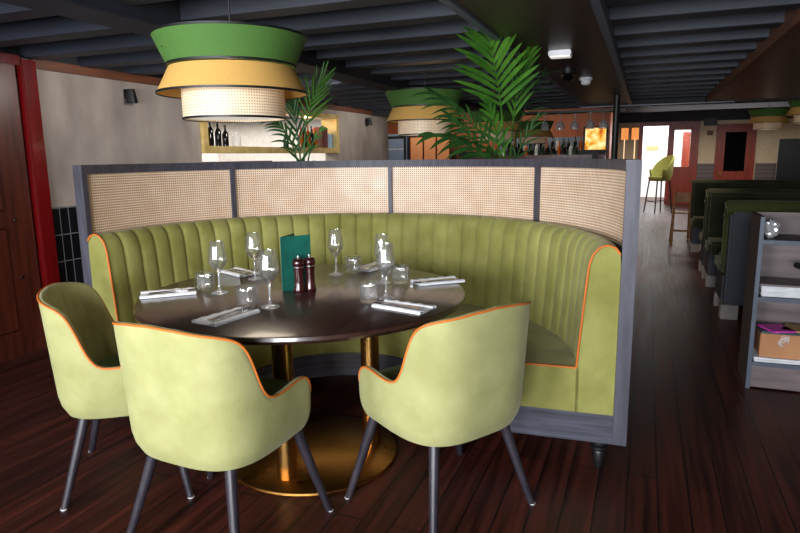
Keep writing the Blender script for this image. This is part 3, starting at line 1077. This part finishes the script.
# ------------------------------------------------------------------ palms behind the partition
def frond_mb(rach, leaf_len, width, n, droop=.25, spread=R(55), plane=None, jitter=.1, start=.25, seed=0):
    """rach: list of points; leaflets set in pairs along it"""
    rnd = random.Random(seed)
    mb = MB()
    m_ = len(rach)
    mb.tube(rach, [.006 * (1 - .75 * i / (m_ - 1)) + .0012 for i in range(m_)], 6)
    def P(t):
        x = t * (m_ - 1)
        i = min(int(x), m_ - 2)
        return rach[i].lerp(rach[i + 1], x - i)
    nrm0 = plane or Vector((0, -1, 0))
    for k in range(n):
        t = start + (1 - start) * (k + .5) / n
        p = P(t)
        tg = (P(min(1, t + .03)) - P(max(0, t - .03))).normalized()
        side = tg.cross(nrm0).normalized()
        for sg in (-1, 1):
            u = (k + .5) / n
            ln = leaf_len * (1.05 - .45 * u) * min(1, .7 + u * 2) * (1 + rnd.uniform(-jitter, jitter))
            sp = spread * (1 - .72 * u) * (1 + rnd.uniform(-.12, .12))
            d = (tg * math.cos(sp) + side * sg * math.sin(sp)).normalized()
            d = (d + nrm0 * rnd.uniform(-.15, .35)).normalized()
            up = d.cross(side * sg).normalized()
            wv = d.cross(nrm0).normalized()
            rows = []
            S = 7
            for j in range(S + 1):
                v = j / S
                c = p + d * ln * v + Vector((0, 0, -1)) * droop * ln * v * v
                w = width * (math.sin(PI * min(1, .12 + .88 * v)) ** .7) * .5 + .0008
                if j == S:
                    w = .0006
                fold = nrm0 * w * .45
                rows.append([c - wv * w + fold, c, c + wv * w + fold])
            mb.grid(rows)
    return mb

def palm(name, label, base, pot_r, pot_h, fronds, mats):
    t = thing(name, label, 'potted palm', (base.x, base.y, 0))
    o = Vector((base.x, base.y, 0))
    pot = MB().lathe([(0, 0), (pot_r * .75, 0), (pot_r, pot_h - .02), (pot_r, pot_h), (pot_r - .02, pot_h), (pot_r - .03, pot_h - .05), (0, pot_h - .05)], (0, 0, 0), 36).build('pot', 'pot', t)
    MB().lathe([(0, pot_h - .049), (pot_r - .03, pot_h - .049), (pot_r - .03, pot_h - .045), (0, pot_h - .03)], (0, 0, 0), 30).build('soil', 'soil', t)
    for k, (pts, ll, w, n, kw) in enumerate(fronds):
        rach = [p - o for p in bez(*pts, 16)]
        kw = dict(kw); mt = kw.pop('mat', mats)
        frond_mb(rach, ll, w, n, seed=k + 3, **kw).build('frond', mt, t)
    return t

toward = lambda px: Vector((-(MC @ Vector(((px - 400) / F, 0, -1))).x, -(MC @ Vector(((px - 400) / F, 0, -1))).y, 0)).normalized()
fA = 4.30
bA = at(507, 158, fA); rootA = Vector((bA.x, bA.y, 1.02))
tA = toward(500)
A = lambda px, py, f: at(px, py, f)
frondsA = [
    ((rootA, A(505, 125, 4.2), A(500, 82, 3.95), A(484, 17, 3.5)), .42, .026, 12, dict(plane=tA, start=.50, droop=.13, spread=R(46))),
    ((rootA, A(514, 135, 4.3), A(510, 100, 4.25), A(528, 55, 4.0)), .32, .020, 7, dict(plane=tA, start=.5, droop=.2, spread=R(30))),
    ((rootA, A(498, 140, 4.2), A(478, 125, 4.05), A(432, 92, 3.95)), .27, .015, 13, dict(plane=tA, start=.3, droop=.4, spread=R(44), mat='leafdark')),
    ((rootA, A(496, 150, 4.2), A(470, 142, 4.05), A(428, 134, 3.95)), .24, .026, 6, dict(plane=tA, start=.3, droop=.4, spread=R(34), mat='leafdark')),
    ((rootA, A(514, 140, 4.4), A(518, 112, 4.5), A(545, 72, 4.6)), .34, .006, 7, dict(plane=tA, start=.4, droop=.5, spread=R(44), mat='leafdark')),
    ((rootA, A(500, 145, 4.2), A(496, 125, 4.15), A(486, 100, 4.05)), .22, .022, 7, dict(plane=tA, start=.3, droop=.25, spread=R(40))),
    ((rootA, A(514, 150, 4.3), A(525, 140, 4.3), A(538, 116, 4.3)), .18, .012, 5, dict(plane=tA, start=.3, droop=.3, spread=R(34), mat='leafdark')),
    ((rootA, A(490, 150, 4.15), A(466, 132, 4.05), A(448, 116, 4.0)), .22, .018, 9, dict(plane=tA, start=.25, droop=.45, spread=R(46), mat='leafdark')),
]
palm('kentia_palm', 'tall kentia palm with broad bright fronds rising behind the partition\'s middle', rootA, .15, 1.02, frondsA, 'leaf')
fB = 4.25
bB = at(303, 158, fB); rootB = Vector((bB.x, bB.y, 1.0))
tB = toward(305)
frondsB = [
    ((rootB, A(302, 130, 4.2), A(305, 108, 4.2), A(322, 80, 4.15)), .26, .015, 8, dict(plane=tB, start=.48, droop=.06, spread=R(38))),
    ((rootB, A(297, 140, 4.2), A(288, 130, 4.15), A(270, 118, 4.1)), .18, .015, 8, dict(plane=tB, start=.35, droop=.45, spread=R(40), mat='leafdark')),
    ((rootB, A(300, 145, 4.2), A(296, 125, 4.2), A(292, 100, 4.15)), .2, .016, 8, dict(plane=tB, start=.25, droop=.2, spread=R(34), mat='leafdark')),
    ((rootB, A(306, 148, 4.2), A(312, 142, 4.2), A(322, 128, 4.2)), .11, .016, 4, dict(plane=tB, start=.2, droop=.3, spread=R(34))),
]
palm('parlour_palm', 'smaller palm rising behind the partition before the gilded hatch', rootB, .14, 1.0, frondsB, 'leaf')

# ------------------------------------------------------------------ open shelf unit on the right
SX0, SX1, SY0, SY1 = .605, 1.55, 3.87, 4.20
sh = thing('shelf_unit', 'open wooden shelf unit with papers and a box beside the aisle', 'shelf unit', (SX0, SY0, 0))
SW, SD = SX1 - SX0, SY1 - SY0
for x in (0, SW - .022):
    s_ = MB().bx(x, x + .022, .004, SD, 0, .995).build('side_panel', 'sidewood', sh, smooth=False)
    MB().bx(x, x + .022, 0, .004, 0, .995).build('edge_strip', 'shelfedge', s_, smooth=False)
MB().bx(.022, SW - .022, SD - .012, SD, 0, .995).build('back_panel', 'shelfwood', sh, smooth=False)
for z in (.845, .52, .14):
    s_ = MB().bx(.022, SW - .022, .004, SD - .012, z, z + .022).build('shelf_board', 'sidewood', sh, smooth=False)
    MB().bx(.022, SW - .022, 0, .004, z, z + .022).build('edge_strip', 'shelfedge', s_, smooth=False)
MB().bx(.022, SW - .022, .012, .03, .01, .14).build('kick_panel', 'shelfwood', sh, smooth=False)
def sp(x, y, z):
    return (SX0 + x, SY0 + y, z)
# papers
def paper_stack(nm, lb, c, size, rz, mat, cat, n=5, grp=None, seed=1):
    rnd = random.Random(seed)
    mb = MB()
    h = size[2] / n
    for k in range(n):
        mb.box((rnd.uniform(-.008, .008), rnd.uniform(-.006, .006), h * (k + .5)), (size[0], size[1], h * .96), rnd.uniform(-.05, .05))
    o = mb.build(nm, mat, smooth=False)
    o.location = c; o.rotation_euler = (0, 0, rz)
    return tag(o, lb, cat, grp)
paper_stack('paper_pad', 'thick white paper pad lying on the middle shelf of the shelf unit', sp(.17, .15, .543), (.25, .24, .038), 0, 'paper', 'paper', 3)
paper_stack('ring_binder', 'slim white binder lying on the thick paper pad', sp(.17, .145, .582), (.27, .24, .02), .05, 'plastic', 'binder', 3)
paper_stack('document_sheets', 'loose grey printed sheets topmost of the middle shelf pile', sp(.17, .145, .603), (.26, .24, .01), -.06, 'shelfwood', 'paper', 4)
ha = thing('desk_phone_handset', 'black handset lying on the papers of the middle shelf', 'handset', sp(.30, .1, .614))
MB().tube([(-.07, 0, .10), (-.03, 0, .075), (.03, 0, .045), (.06, 0, .016)], [.018, .012, .012, .018], 10).build('grip', 'black', ha)
MB().box((-.075, 0, .105), (.05, .03, .03), .3, .006).build('earpiece', 'black', ha)
# box with a scribbled logo, and the covers on it
BZ = .27
bxo = thing('cardboard_box', 'brown cardboard box with a white scribbled mark on the lower shelf', 'box', sp(.18, .14, .187))
MB().bx(-.12, .12, -.1, .1, .0, .14, .003).build('carton', 'cardboard', bxo)
pts = []
for k in range(42):
    a = k * .62
    pts.append((.022 * math.cos(a) * (1 + .3 * math.sin(k * 1.7)) - .005, -.1015, .1 + .028 * math.sin(a * 1.13) * (1 + .3 * math.cos(k))))
MB().tube(pts, .0016, 5).build('logo', 'paper', bxo)
paper_stack('slate_folder', 'dark teal folder lying on the cardboard box', sp(.19, .13, .327), (.25, .2, .012), 0, 'tealcard', 'folder', 2)
paper_stack('pink_leaflet', 'bright pink leaflet on top of the cardboard box', sp(.15, .1, .34), (.13, .16, .01), .35, 'pink', 'leaflet', 2)
paper_stack('tan_envelope', 'tan envelope beside the pink leaflet on the box', sp(.25, .13, .34), (.12, .16, .01), -.3, 'tan', 'envelope', 2)
# lower papers would sit in front of the box on the bottom shelf
paper_stack('white_brochures', 'fan of white brochures on the bottom shelf under the box', sp(.175, .145, .162), (.28, .26, .025), .02, 'paper', 'brochures', 4)
# crumpled foil on the top shelf
mb = MB()
sub = bmesh.new()
bmesh.ops.create_icosphere(sub, subdivisions=3, radius=.04)
rnd = random.Random(3)
for v in sub.verts:
    v.co *= 1 + rnd.uniform(-.22, .18)
    v.co.z *= 1.25
    v.co.y *= .6
zmin = min(v.co.z for v in sub.verts)
for v in sub.verts:
    v.co.z -= zmin
mb._merge(sub)
o = tag(mb.build('crumpled_foil', 'foil', smooth=False), 'crumpled silver foil ball on the top shelf of the shelf unit', 'foil')
o.location = sp(.07, .09, .867)

# ------------------------------------------------------------------ banquettes along the aisle
def banquette(label, y, dirs, back_mat, up='banq'):
    """upholstered bench across the aisle side, backrest at y; dirs: which sides carry a seat"""
    t = thing('aisle_banquette', label, 'banquette', (.62, y, 0), 0, 'banquettes along the aisle')
    Wd = 3.2
    mb = MB()
    mb.bx(.03, Wd, -.06, .06, .12, .90, .02)
    mb.build('back_panel', back_mat, t)
    b = MB().tube([(.0, 0, .90), (.02, 0, .905), (Wd, 0, .905)], [.055, .065, .065], 16).build('top_roll', up, t)
    for sg in dirs:
        mb = MB()
        mb.bx(.0, Wd, sg * .062, sg * .15, .40, .93, .03)
        mb.build('backrest', up, t)
        mb = MB()
        mb.bx(.0, Wd, sg * .15, sg * .58, .34, .47, .03)
        mb.build('seat', up, t)
        mb = MB().bx(.02, Wd, sg * .06, sg * .52, .12, .34, .004)
        mb.build('seat_box', 'banqwood', t)
    mb = MB().bx(.01, .14, -.06, .06, 0, .12, .002)
    mb.build('foot', 'metalwhite', t, smooth=False)
    MB().bx(Wd - .14, Wd - .01, -.06, .06, 0, .12, .002).build('foot', 'metalwhite', t, smooth=False)
    for sg in dirs:
        MB().bx(.01, .12, sg * .4, sg * .5, 0, .12, .002).build('foot', 'metalwhite', t, smooth=False)
    return t
banquette('navy backed green banquette nearest the shelf unit', 5.56, (1,), 'banqwood')
banquette('dark green banquette second in the row along the aisle', 7.32, (-1, 1), 'banqshade', 'banqshade')
banquette('dark green banquette farthest along the aisle before the red timber door', 9.7, (-1,), 'banqshade', 'banqshade')
def aisle_table(label, y):
    t = thing('aisle_table', label, 'table', (.72, y, 0), 0, 'tables between the aisle banquettes')
    MB().bx(0, 2.0, -.3, .3, .72, .75, .004).build('tabletop', 'shelfedge', t)
    for x in (.45, 1.55):
        MB().tube([(x, 0, .03), (x, 0, .72)], .03, 14).build('leg', 'black', t)
        MB().lathe([(0, 0), (.2, 0), (.2, .015), (.04, .03), (0, .03)], (x, 0, 0), 28).build('base', 'black', t)
    return t
aisle_table('narrow table between the nearest two aisle banquettes', 6.46)
aisle_table('narrow table before the farthest aisle banquette', 8.5)

# wooden high chair folded by the aisle
hc = thing('wooden_high_chair', 'slim wooden high chair standing by the farthest aisle banquette', 'high chair', (.53, 10.04, 0))
for x in (-.1, .1):
    MB().tube([(x * 1.25, -.2, 0), (x, .02, .78)], [.017, .015], 8).build('leg', 'oak', hc)
    MB().tube([(x * 1.25, .22, 0), (x, .0, .76)], [.017, .015], 8).build('leg', 'oak', hc)
    MB().tube([(x * 1.2, -.19, .05), (x * 1.2, .21, .05)], .014, 8).build('rail', 'oak', hc)
MB().bx(-.1, .1, -.1, .12, .46, .48, .004).build('seat', 'oak', hc)
MB().bx(-.1, .1, .0, .03, .62, .76, .006).build('backrest', 'oak', hc)
MB().bx(-.11, .11, -.17, -.14, .2, .23, .004).build('footrest', 'oak', hc)

# bar stool near the doorway
st = thing('bar_stool', 'olive green bucket bar stool on slim black legs before the far doorway', 'bar stool', (.30, 15.3, 0), R(-60))
mb = MB()
rows = []
for i in range(25):
    a = PI * (-.12 + 1.24 * i / 24)
    cx_, sy_ = math.cos(a), math.sin(a)
    ht = .92 + .30 * max(0, math.sin(a)) ** .6
    rows.append([Vector((.20 * cx_, .18 * sy_, .70)), Vector((.245 * cx_, .22 * sy_, .78)), Vector((.265 * cx_, .25 * sy_, ht)), Vector((.235 * cx_, .22 * sy_, ht)), Vector((.20 * cx_, .18 * sy_, .80)), Vector((.16 * cx_, .14 * sy_, .70))])
V = mb.grid(rows, closed_v=True)
mb.cap(V[0]); mb.cap(list(reversed(V[-1])))
mb.build('backrest', 'beer', st, ang=60)
MB().lathe([(0, .68), (.19, .68), (.21, .72), (.2, .77), (0, .78)], (0, 0, 0), 30).build('seat', 'beer', st)
for x, y in ((-.2, -.18), (.2, -.18), (-.2, .18), (.2, .18)):
    MB().tube([(x, y, 0), (x * .72, y * .72, .69)], [.012, .015], 8).build('leg', 'black', st)
st.scale = (1.15, 1.15, 1.06)
MB().tube([(.185 * sx, .165 * sy, .24) for sx, sy in ((-1, -1), (1, -1), (1, 1), (-1, 1))], .009, 8, closed=True).build('foot_ring', 'black', st)

# ------------------------------------------------------------------ small fittings
def wall_spot(label, y, z):
    t = thing('wall_spotlight', label, 'wall light', (WX, y, z), 0, 'small wall spotlights on the plaster wall')
    MB().bx(0, .02, -.025, .025, -.03, .05, .003).build('backplate', 'black', t)
    MB().lathe([(0, .05), (.03, .05), (.05, -.06), (.044, -.06), (.026, .04), (0, .04)], (.06, 0, 0), 20).build('lamp_shade', 'black', t)
    return t
wall_spot('small black cone wall light on bare plaster near the red door frame', 4.05, 1.87)
wall_spot('small black cone wall light on plaster right of the gilded hatch', 8.8, 1.88)
em = thing('emergency_light', 'white box emergency light on the dark soffit', 'emergency light', (-.55, 4.2, 2.0))
MB().bx(-.07, .07, -.05, .05, -.035, 0, .005).build('housing', 'plastic', em)
MB().bx(-.063, .063, -.043, .043, -.042, -.034, .003).build('lens', 'diffuser', em)
dm = thing('dome_camera', 'black dome camera on the soffit between two white fittings', 'camera', (-.6, 5.05, 2.0))
MB().lathe([(0, 0), (.06, 0), (.06, -.04), (.05, -.05), (0, -.05)], (0, 0, 0), 26).build('housing', 'black', dm)
MB().lathe([(.05, -.05), (.045, -.075), (.028, -.095), (0, -.102)], (0, 0, 0), 26).build('dome', 'blackglass', dm)
sm = thing('smoke_detector', 'round white smoke detector on the soffit nearest the iron post', 'smoke detector', (-.53, 5.75, 2.0))
MB().lathe([(0, 0), (.055, 0), (.055, -.02), (.045, -.025), (0, -.025)], (0, 0, 0), 28).build('base', 'plastic', sm)
MB().lathe([(.04, -.025), (.042, -.045), (.03, -.06), (0, -.062)], (0, 0, 0), 28).build('sensor', 'plastic', sm)
spk = thing('wall_loudspeaker', 'black loudspeaker above the cream wall between the far doors', 'loudspeaker', (1.47, FY - .06, 2.12))
MB().bx(-.15, .15, -.16, 0, -.1, .1, .01).build('cabinet', 'black', spk)
MB().bx(-.13, .13, -.166, -.158, -.08, .08, .004).build('grille', 'dark', spk)
sg = tag(MB().bx(1.42, 1.56, FY - .015, FY, 1.78, 1.9, .003).build('wall_plaque', 'trimwood'), 'small brown plaque on the cream wall below the loudspeaker', 'plaque')
dv = thing('dark_screen_panel', 'large dark panel standing behind the aisle banquettes at the right', 'panel', (2.65, 11.2, 0))
MB().bx(-.75, .9, -.03, .03, .1, 1.54, .008).build('panel_board', 'black', dv)
for x in (-.6, .7):
    MB().bx(x - .05, x + .05, -.2, .2, 0, .1, .006).build('foot', 'black', dv)

# ------------------------------------------------------------------ hatch contents
def bottle_mb(h, r, nk=.011):
    return MB().lathe([(0, 0), (r, 0), (r, h * .58), (r * .85, h * .66), (nk, h * .76), (nk, h * .96), (nk + .002, h * .965), (nk + .002, h), (0, h)], (0, 0, 0), 16)
HZ = 1.47
hb = [(5.2, 'bottle_dark', .26, 'dark bottle first from the near end of the gilded hatch shelf'),
      (5.32, 'bottle_dark', .25, 'dark bottle second from the near end of the gilded hatch shelf'),
      (5.44, 'bottle_dark', .22, 'dark bottle third from the near end of the gilded hatch shelf'),
      (6.62, 'bottle_green', .2, 'lone small dark bottle at the middle of the gilded hatch shelf'),
      (6.98, 'bottle_amber', .28, 'amber bottle just right of the small palm on the hatch shelf'),
      (7.07, 'bottle_dark', .3, 'dark bottle between two amber ones on the hatch shelf'),
      (7.16, 'bottle_amber', .3, 'amber bottle second in the group right of the small palm'),
      (7.25, 'bottle_dark', .28, 'dark bottle beside the books on the hatch shelf'),
      (7.33, 'bottle_amber', .26, 'last amber bottle before the row of books')]
for y, mt, h, lb in hb:
    o = tag(bottle_mb(h, .034).build('spirit_bottle', mt), lb, 'bottle', 'bottles on the hatch shelf')
    o.location = (WX - .08, y, HZ)
jar = tag(MB().lathe([(0, 0), (.05, 0), (.055, .02), (.05, .11), (.03, .13), (.034, .15), (0, .15)], (0, 0, 0), 20).build('white_jar', 'white'), 'white lidded jar beside the dark bottles on the hatch shelf', 'jar')
jar.location = (WX - .08, 5.62, HZ)
for k, (y, w, h, mt, nm) in enumerate(((7.43, .035, .25, 'book_brown', 'brown book first in the row on the hatch shelf'), (7.475, .04, .27, 'book_red', 'red book second in the row on the hatch shelf'), (7.52, .035, .28, 'book_brown', 'brown book third in the row on the hatch shelf'), (7.56, .035, .26, 'book_red', 'red book last in the row on the hatch shelf'))):
    t = thing('book', nm, 'book', (WX - .09, y, HZ), 0, 'books on the hatch shelf')
    MB().bx(-.08, .08, -w / 2, w / 2, 0, h, .002).build('cover', mt, t)
bb = tag(MB().bx(-.06, .06, -.09, .09, 0, .19, .003).build('blue_card_box', 'book_blue'), 'pale blue box at the far end of the hatch shelf', 'box')
bb.location = (WX - .09, 7.66, HZ)
wr = thing('wine_rack', 'dark slatted wine rack below the gilded hatch shelf', 'rack', (WX - .5, 6.2, 0))
for z in (.9, 1.1, 1.3):
    MB().bx(-.12, .12, -.55, .55, z - .012, z + .012).build('shelf_board', 'trimwood', wr, smooth=False)
for k in range(6):
    MB().bx(-.12, .12, -.55 + k * .22 - .01, -.55 + k * .22 + .01, 0, 1.31).build('upright', 'trimwood', wr, smooth=False)
wb = tag(MB().bx(-.3, .3, -.5, .5, 0, 1.75, .01).build('tall_white_cupboard', 'white'), 'tall white cupboard seen through the gilded hatch', 'cupboard')
wb.location = (-6.6, 7.6, 0)

# ------------------------------------------------------------------ bar
bar = thing('bar_counter', 'dark wooden bar counter beyond the partition', 'bar counter', (-2.6, 11.9, 0))
MB().bx(-1.9, 2.25, -.25, .3, 0, 1.12, .01).build('front', 'brownwood', bar)
MB().bx(-1.95, 2.3, -.32, .36, 1.12, 1.17, .008).build('worktop', 'black', bar)
bk = thing('back_bar', 'back bar cabinet carrying the bottles against the warm wooden wall', 'cabinet', (-2.6, 13.75, .09))
MB().bx(-1.4, 1.8, -.2, .24, -.09, 1.24, .01).build('body', 'brownwood', bk)
MB().bx(-1.4, 1.8, -.06, .24, 1.24, 1.34).build('riser', 'black', bk, smooth=False)
MB().bx(-.5, 1.32, .2, .24, 1.34, 1.62).build('mirror', 'bluegrey', bk, smooth=False)
rnd = random.Random(11)
bt_protos = {}
mats_b = ['bottle_dark', 'bottle_green', 'bottle_clear', 'bottle_dark', 'bottle_amber', 'bottle_dark']
place = ['rear', 'front']
for row, (yy, zz, n) in enumerate(((13.82, 1.43, 15), (13.62, 1.33, 14))):
    for k in range(n):
        mt = mats_b[(k * 5 + row * 2) % 6]
        hgt = .24 + .05 * ((k * 7 + row) % 4) / 3
        key = (mt, round(hgt, 2))
        word = {'bottle_dark': 'dark', 'bottle_green': 'green', 'bottle_clear': 'pale', 'bottle_amber': 'amber'}[mt]
        ordn = ['first', 'second', 'third', 'fourth', 'fifth', 'sixth', 'seventh', 'eighth', 'ninth', 'tenth', 'eleventh', 'twelfth', 'thirteenth', 'fourteenth', 'fifteenth'][k]
        lb = '%s bottle, %s from the palm side in the %s row behind the bar' % (word, ordn, place[row])
        if key not in bt_protos:
            o = bt_protos[key] = tag(bottle_mb(hgt, .036).build('bar_bottle', mt), lb, 'bottle', 'bottles behind the bar')
        else:
            o = bt_protos[key].copy(); C.objects.link(o); o['label'] = lb
        o.location = (-2.98 + k * .118 + rnd.uniform(-.012, .012) + row * .06, yy, zz)
rack = thing('glass_hanger', 'dark overhead rail from which bar glasses hang', 'rack', (-1.05, 9.4, 1.93))
MB().bx(-.9, .75, -.16, .16, 0, .03).build('rail', 'black', rack, smooth=False)
for x in (-.8, .65):
    MB().tube([(x, 0, .03), (x, 0, .63)], .01, 8).build('rod', 'black', rack)
hg = None
for k, (x, lb) in enumerate(((-1.42, 'first'), (-1.20, 'second'), (-1.0, 'third'), (-.78, 'fourth'), (-.60, 'fifth'))):
    lb = 'upturned glass hanging over the bar, %s counted from the palm' % lb
    if hg is None:
        hg = tag(MB().lathe([(0, 0), (.035, 0), (.036, -.004), (.006, -.012), (.005, -.09), (.03, -.11), (.045, -.15), (.042, -.2), (.039, -.2), (.041, -.15), (.028, -.114), (0, -.1)], (0, 0, 0), 24).build('hanging_glass', 'glass_bar', ang=60), lb, 'glass', 'glasses hanging over the bar')
        hg.location = (x, 9.4, 1.93)
        hg.scale = (1.35, 1.35, 1.15)
    else:
        o = hg.copy(); C.objects.link(o); o.location = (x, 9.4, 1.93); o['label'] = lb
sc_ = thing('lit_screen', 'glowing yellow picture screen standing on the back bar', 'screen', (-.98, 13.2, 1.17))
MB().bx(-.24, .24, -.02, .02, .22, .72, .006).build('bezel', 'black', sc_)
MB().bx(-.2, .2, -.024, -.02, .26, .69).build('display', 'screen', sc_, smooth=False)
MB().bx(-.05, .05, -.05, .05, -.0, .22, .005).build('stand', 'black', sc_)
tbs = tag(MB().bx(-1.3, -.2, 12.9, 13.4, 0, 1.17, .01).build('bar_end_cabinet', 'brownwood'), 'dark cabinet at the bar end under the glowing screen', 'cabinet')
for x, y, z, lb in ((-.42, 12.98, 1.17, 'orange shaded lamp just right of the black iron post'), (-.23, 12.98, 1.17, 'orange shaded lamp closest to the white doorway')):
    t = thing('bar_lamp', lb, 'table lamp', (x, y, z), 0, 'orange lamps at the bar end')
    MB().lathe([(0, 0), (.05, 0), (.05, .012), (.008, .02), (.008, .45), (0, .45)], (0, 0, 0), 16).build('stand', 'candle', t)
    MB().lathe([(.065, .44), (.065, .66), (.061, .66), (.061, .44)], (0, 0, 0), 20, closed=True).build('lamp_shade', 'orange_shade', t)

# cabinets at the end of the plaster wall
fr = thing('glass_fridge', 'blue grey glass front fridge at the end of the plaster wall', 'fridge', (-5.42, 13.7, 0))
MB().bx(-.26, .26, -.25, .25, 0, 1.85, .01).build('body', 'bluegrey', fr)
dr = MB().bx(-.24, .24, -.27, -.25, .1, 1.8, .004).build('door', 'black', fr)
MB().bx(-.19, .19, -.274, -.27, .16, 1.74).build('pane', 'bluegrey', dr, smooth=False)
for z in (.5, .85, 1.2, 1.5):
    MB().bx(-.19, .19, -.278, -.274, z, z + .015).build('shelf_edge', 'plastic', dr, smooth=False)
pc = thing('peach_cupboard', 'peach panelled cupboard with dark frame seen under the second lamp', 'cupboard', (-4.6, 13.7, 0))
MB().bx(-.5, .5, -.25, .25, 0, 1.82, .008).build('body', 'brownwood', pc)
for x0, x1 in ((-.46, -.17), (-.13, .14), (.18, .46)):
    MB().bx(x0, x1, -.27, -.25, .1, 1.76, .004).build('door', 'peach', pc)

# ------------------------------------------------------------------ lights
def area(name, loc, rot, sx, sy, power, col=(1, 1, 1)):
    l = bpy.data.lights.new(name, 'AREA')
    l.shape = 'RECTANGLE'; l.size = sx; l.size_y = sy; l.energy = power; l.color = col
    o = bpy.data.objects.new(name, l); C.objects.link(o)
    o.location = loc; o.rotation_euler = rot
    return o
def point(name, loc, power, col, r=.05):
    l = bpy.data.lights.new(name, 'POINT'); l.energy = power; l.color = col; l.shadow_soft_size = r
    o = bpy.data.objects.new(name, l); C.objects.link(o); o.location = loc
    return o
DAY = (.90, .95, 1.0)
for k, (a, b) in enumerate(wins):
    area('daylight_window_%d' % (k + 1), ((a + b) / 2, -2.2, (WZ0 + WZ1) / 2), (PI / 2, 0, 0), b - a, WZ1 - WZ0, (140, 225, 255)[k], DAY)
area('daylight_doorway', (.4, 19.9, 2.1), (-PI / 2, 0, 0), 2, 1.2, 30, DAY)
area('daylight_porch', (.4, 18.6, 2.9), (R(40), 0, 0), 2.4, 1, 190, DAY)
point('hatch_shelf_glow', (WX - .12, 7.2, 1.85), 4, (1, .6, .3), .04)
area('hatch_room_light', (-6.2, 6.6, 2.2), (0, 0, 0), 2.4, 4, 190, (1, .95, .88))
area('bar_ceiling_light', (-2.8, 12.9, 2.5), (0, 0, 0), 3, .5, 22, (1, .76, .5))
area('fridge_corner_light', (-5.2, 12.6, 2.5), (0, 0, 0), 1.2, .6, 16, (1, .85, .7))
for k, (p, lb) in enumerate(lamp_at):
    area('pendant_downlight_%d' % k, (p[0], p[1], 1.51), (0, 0, 0), .3, .3, 2.2 if k < 4 else 0.3, (1, .84, .64))
    point('pendant_glow_%d' % k, (p[0], p[1], 1.58), .9 if k < 4 else .4, (1, .8, .58), .04)
def spot(name, loc, target, power, col, size=R(120), r=.08):
    l = bpy.data.lights.new(name, 'SPOT'); l.energy = power; l.color = col; l.spot_size = size; l.spot_blend = .8; l.shadow_soft_size = r
    o = bpy.data.objects.new(name, l); C.objects.link(o); o.location = loc
    o.rotation_euler = (Vector(target) - Vector(loc)).to_track_quat('-Z', 'Y').to_euler()
    return o
for k, yy in enumerate((3.6, 5.4, 8.2)):
    spot('added_wall_fill_%d' % k, (-2.75, yy, 2.0), (WX, yy + .3, 1.3), 42, (1, .94, .88))  # added spots without fittings, brighten the left plaster wall
for k, yy in enumerate((7.195, 9.55, 12.4)):
    spot('added_aisle_fill_%d' % k, (.15, yy, 2.06 if yy < 9 else 2.4), (.3, yy + .6, 0), (50, 60, 70)[k], (1, .78, .6), R(75), 0)  # added spots hidden above the aisle, warm up its floor
area('added_far_room_fill', (1.4, 14.9, 2.54), (0, 0, 0), 3, 1.2, 95, (1, .9, .78))  # added fill under the far ceiling, lifts the cream walls and stool
w = bpy.data.worlds.new('world')
bpy.context.scene.world = w
w.use_nodes = True
bg = w.node_tree.nodes['Background']
bg.inputs[0].default_value = (.92, .96, 1, 1)
bg.inputs[1].default_value = 1.2
sc = bpy.context.scene
vs = sc.view_settings
sc.display_settings.display_device = 'sRGB'
vs.view_transform = 'Standard'
vs.look = 'None'
vs.gamma = 1
vs.use_curve_mapping = False
vs.exposure = 0.12
sc.cycles.use_denoising = True
sc.cycles.max_bounces = 12
sc.cycles.transmission_bounces = 12
sc.cycles.transparent_max_bounces = 16
sc.cycles.sample_clamp_indirect = 6
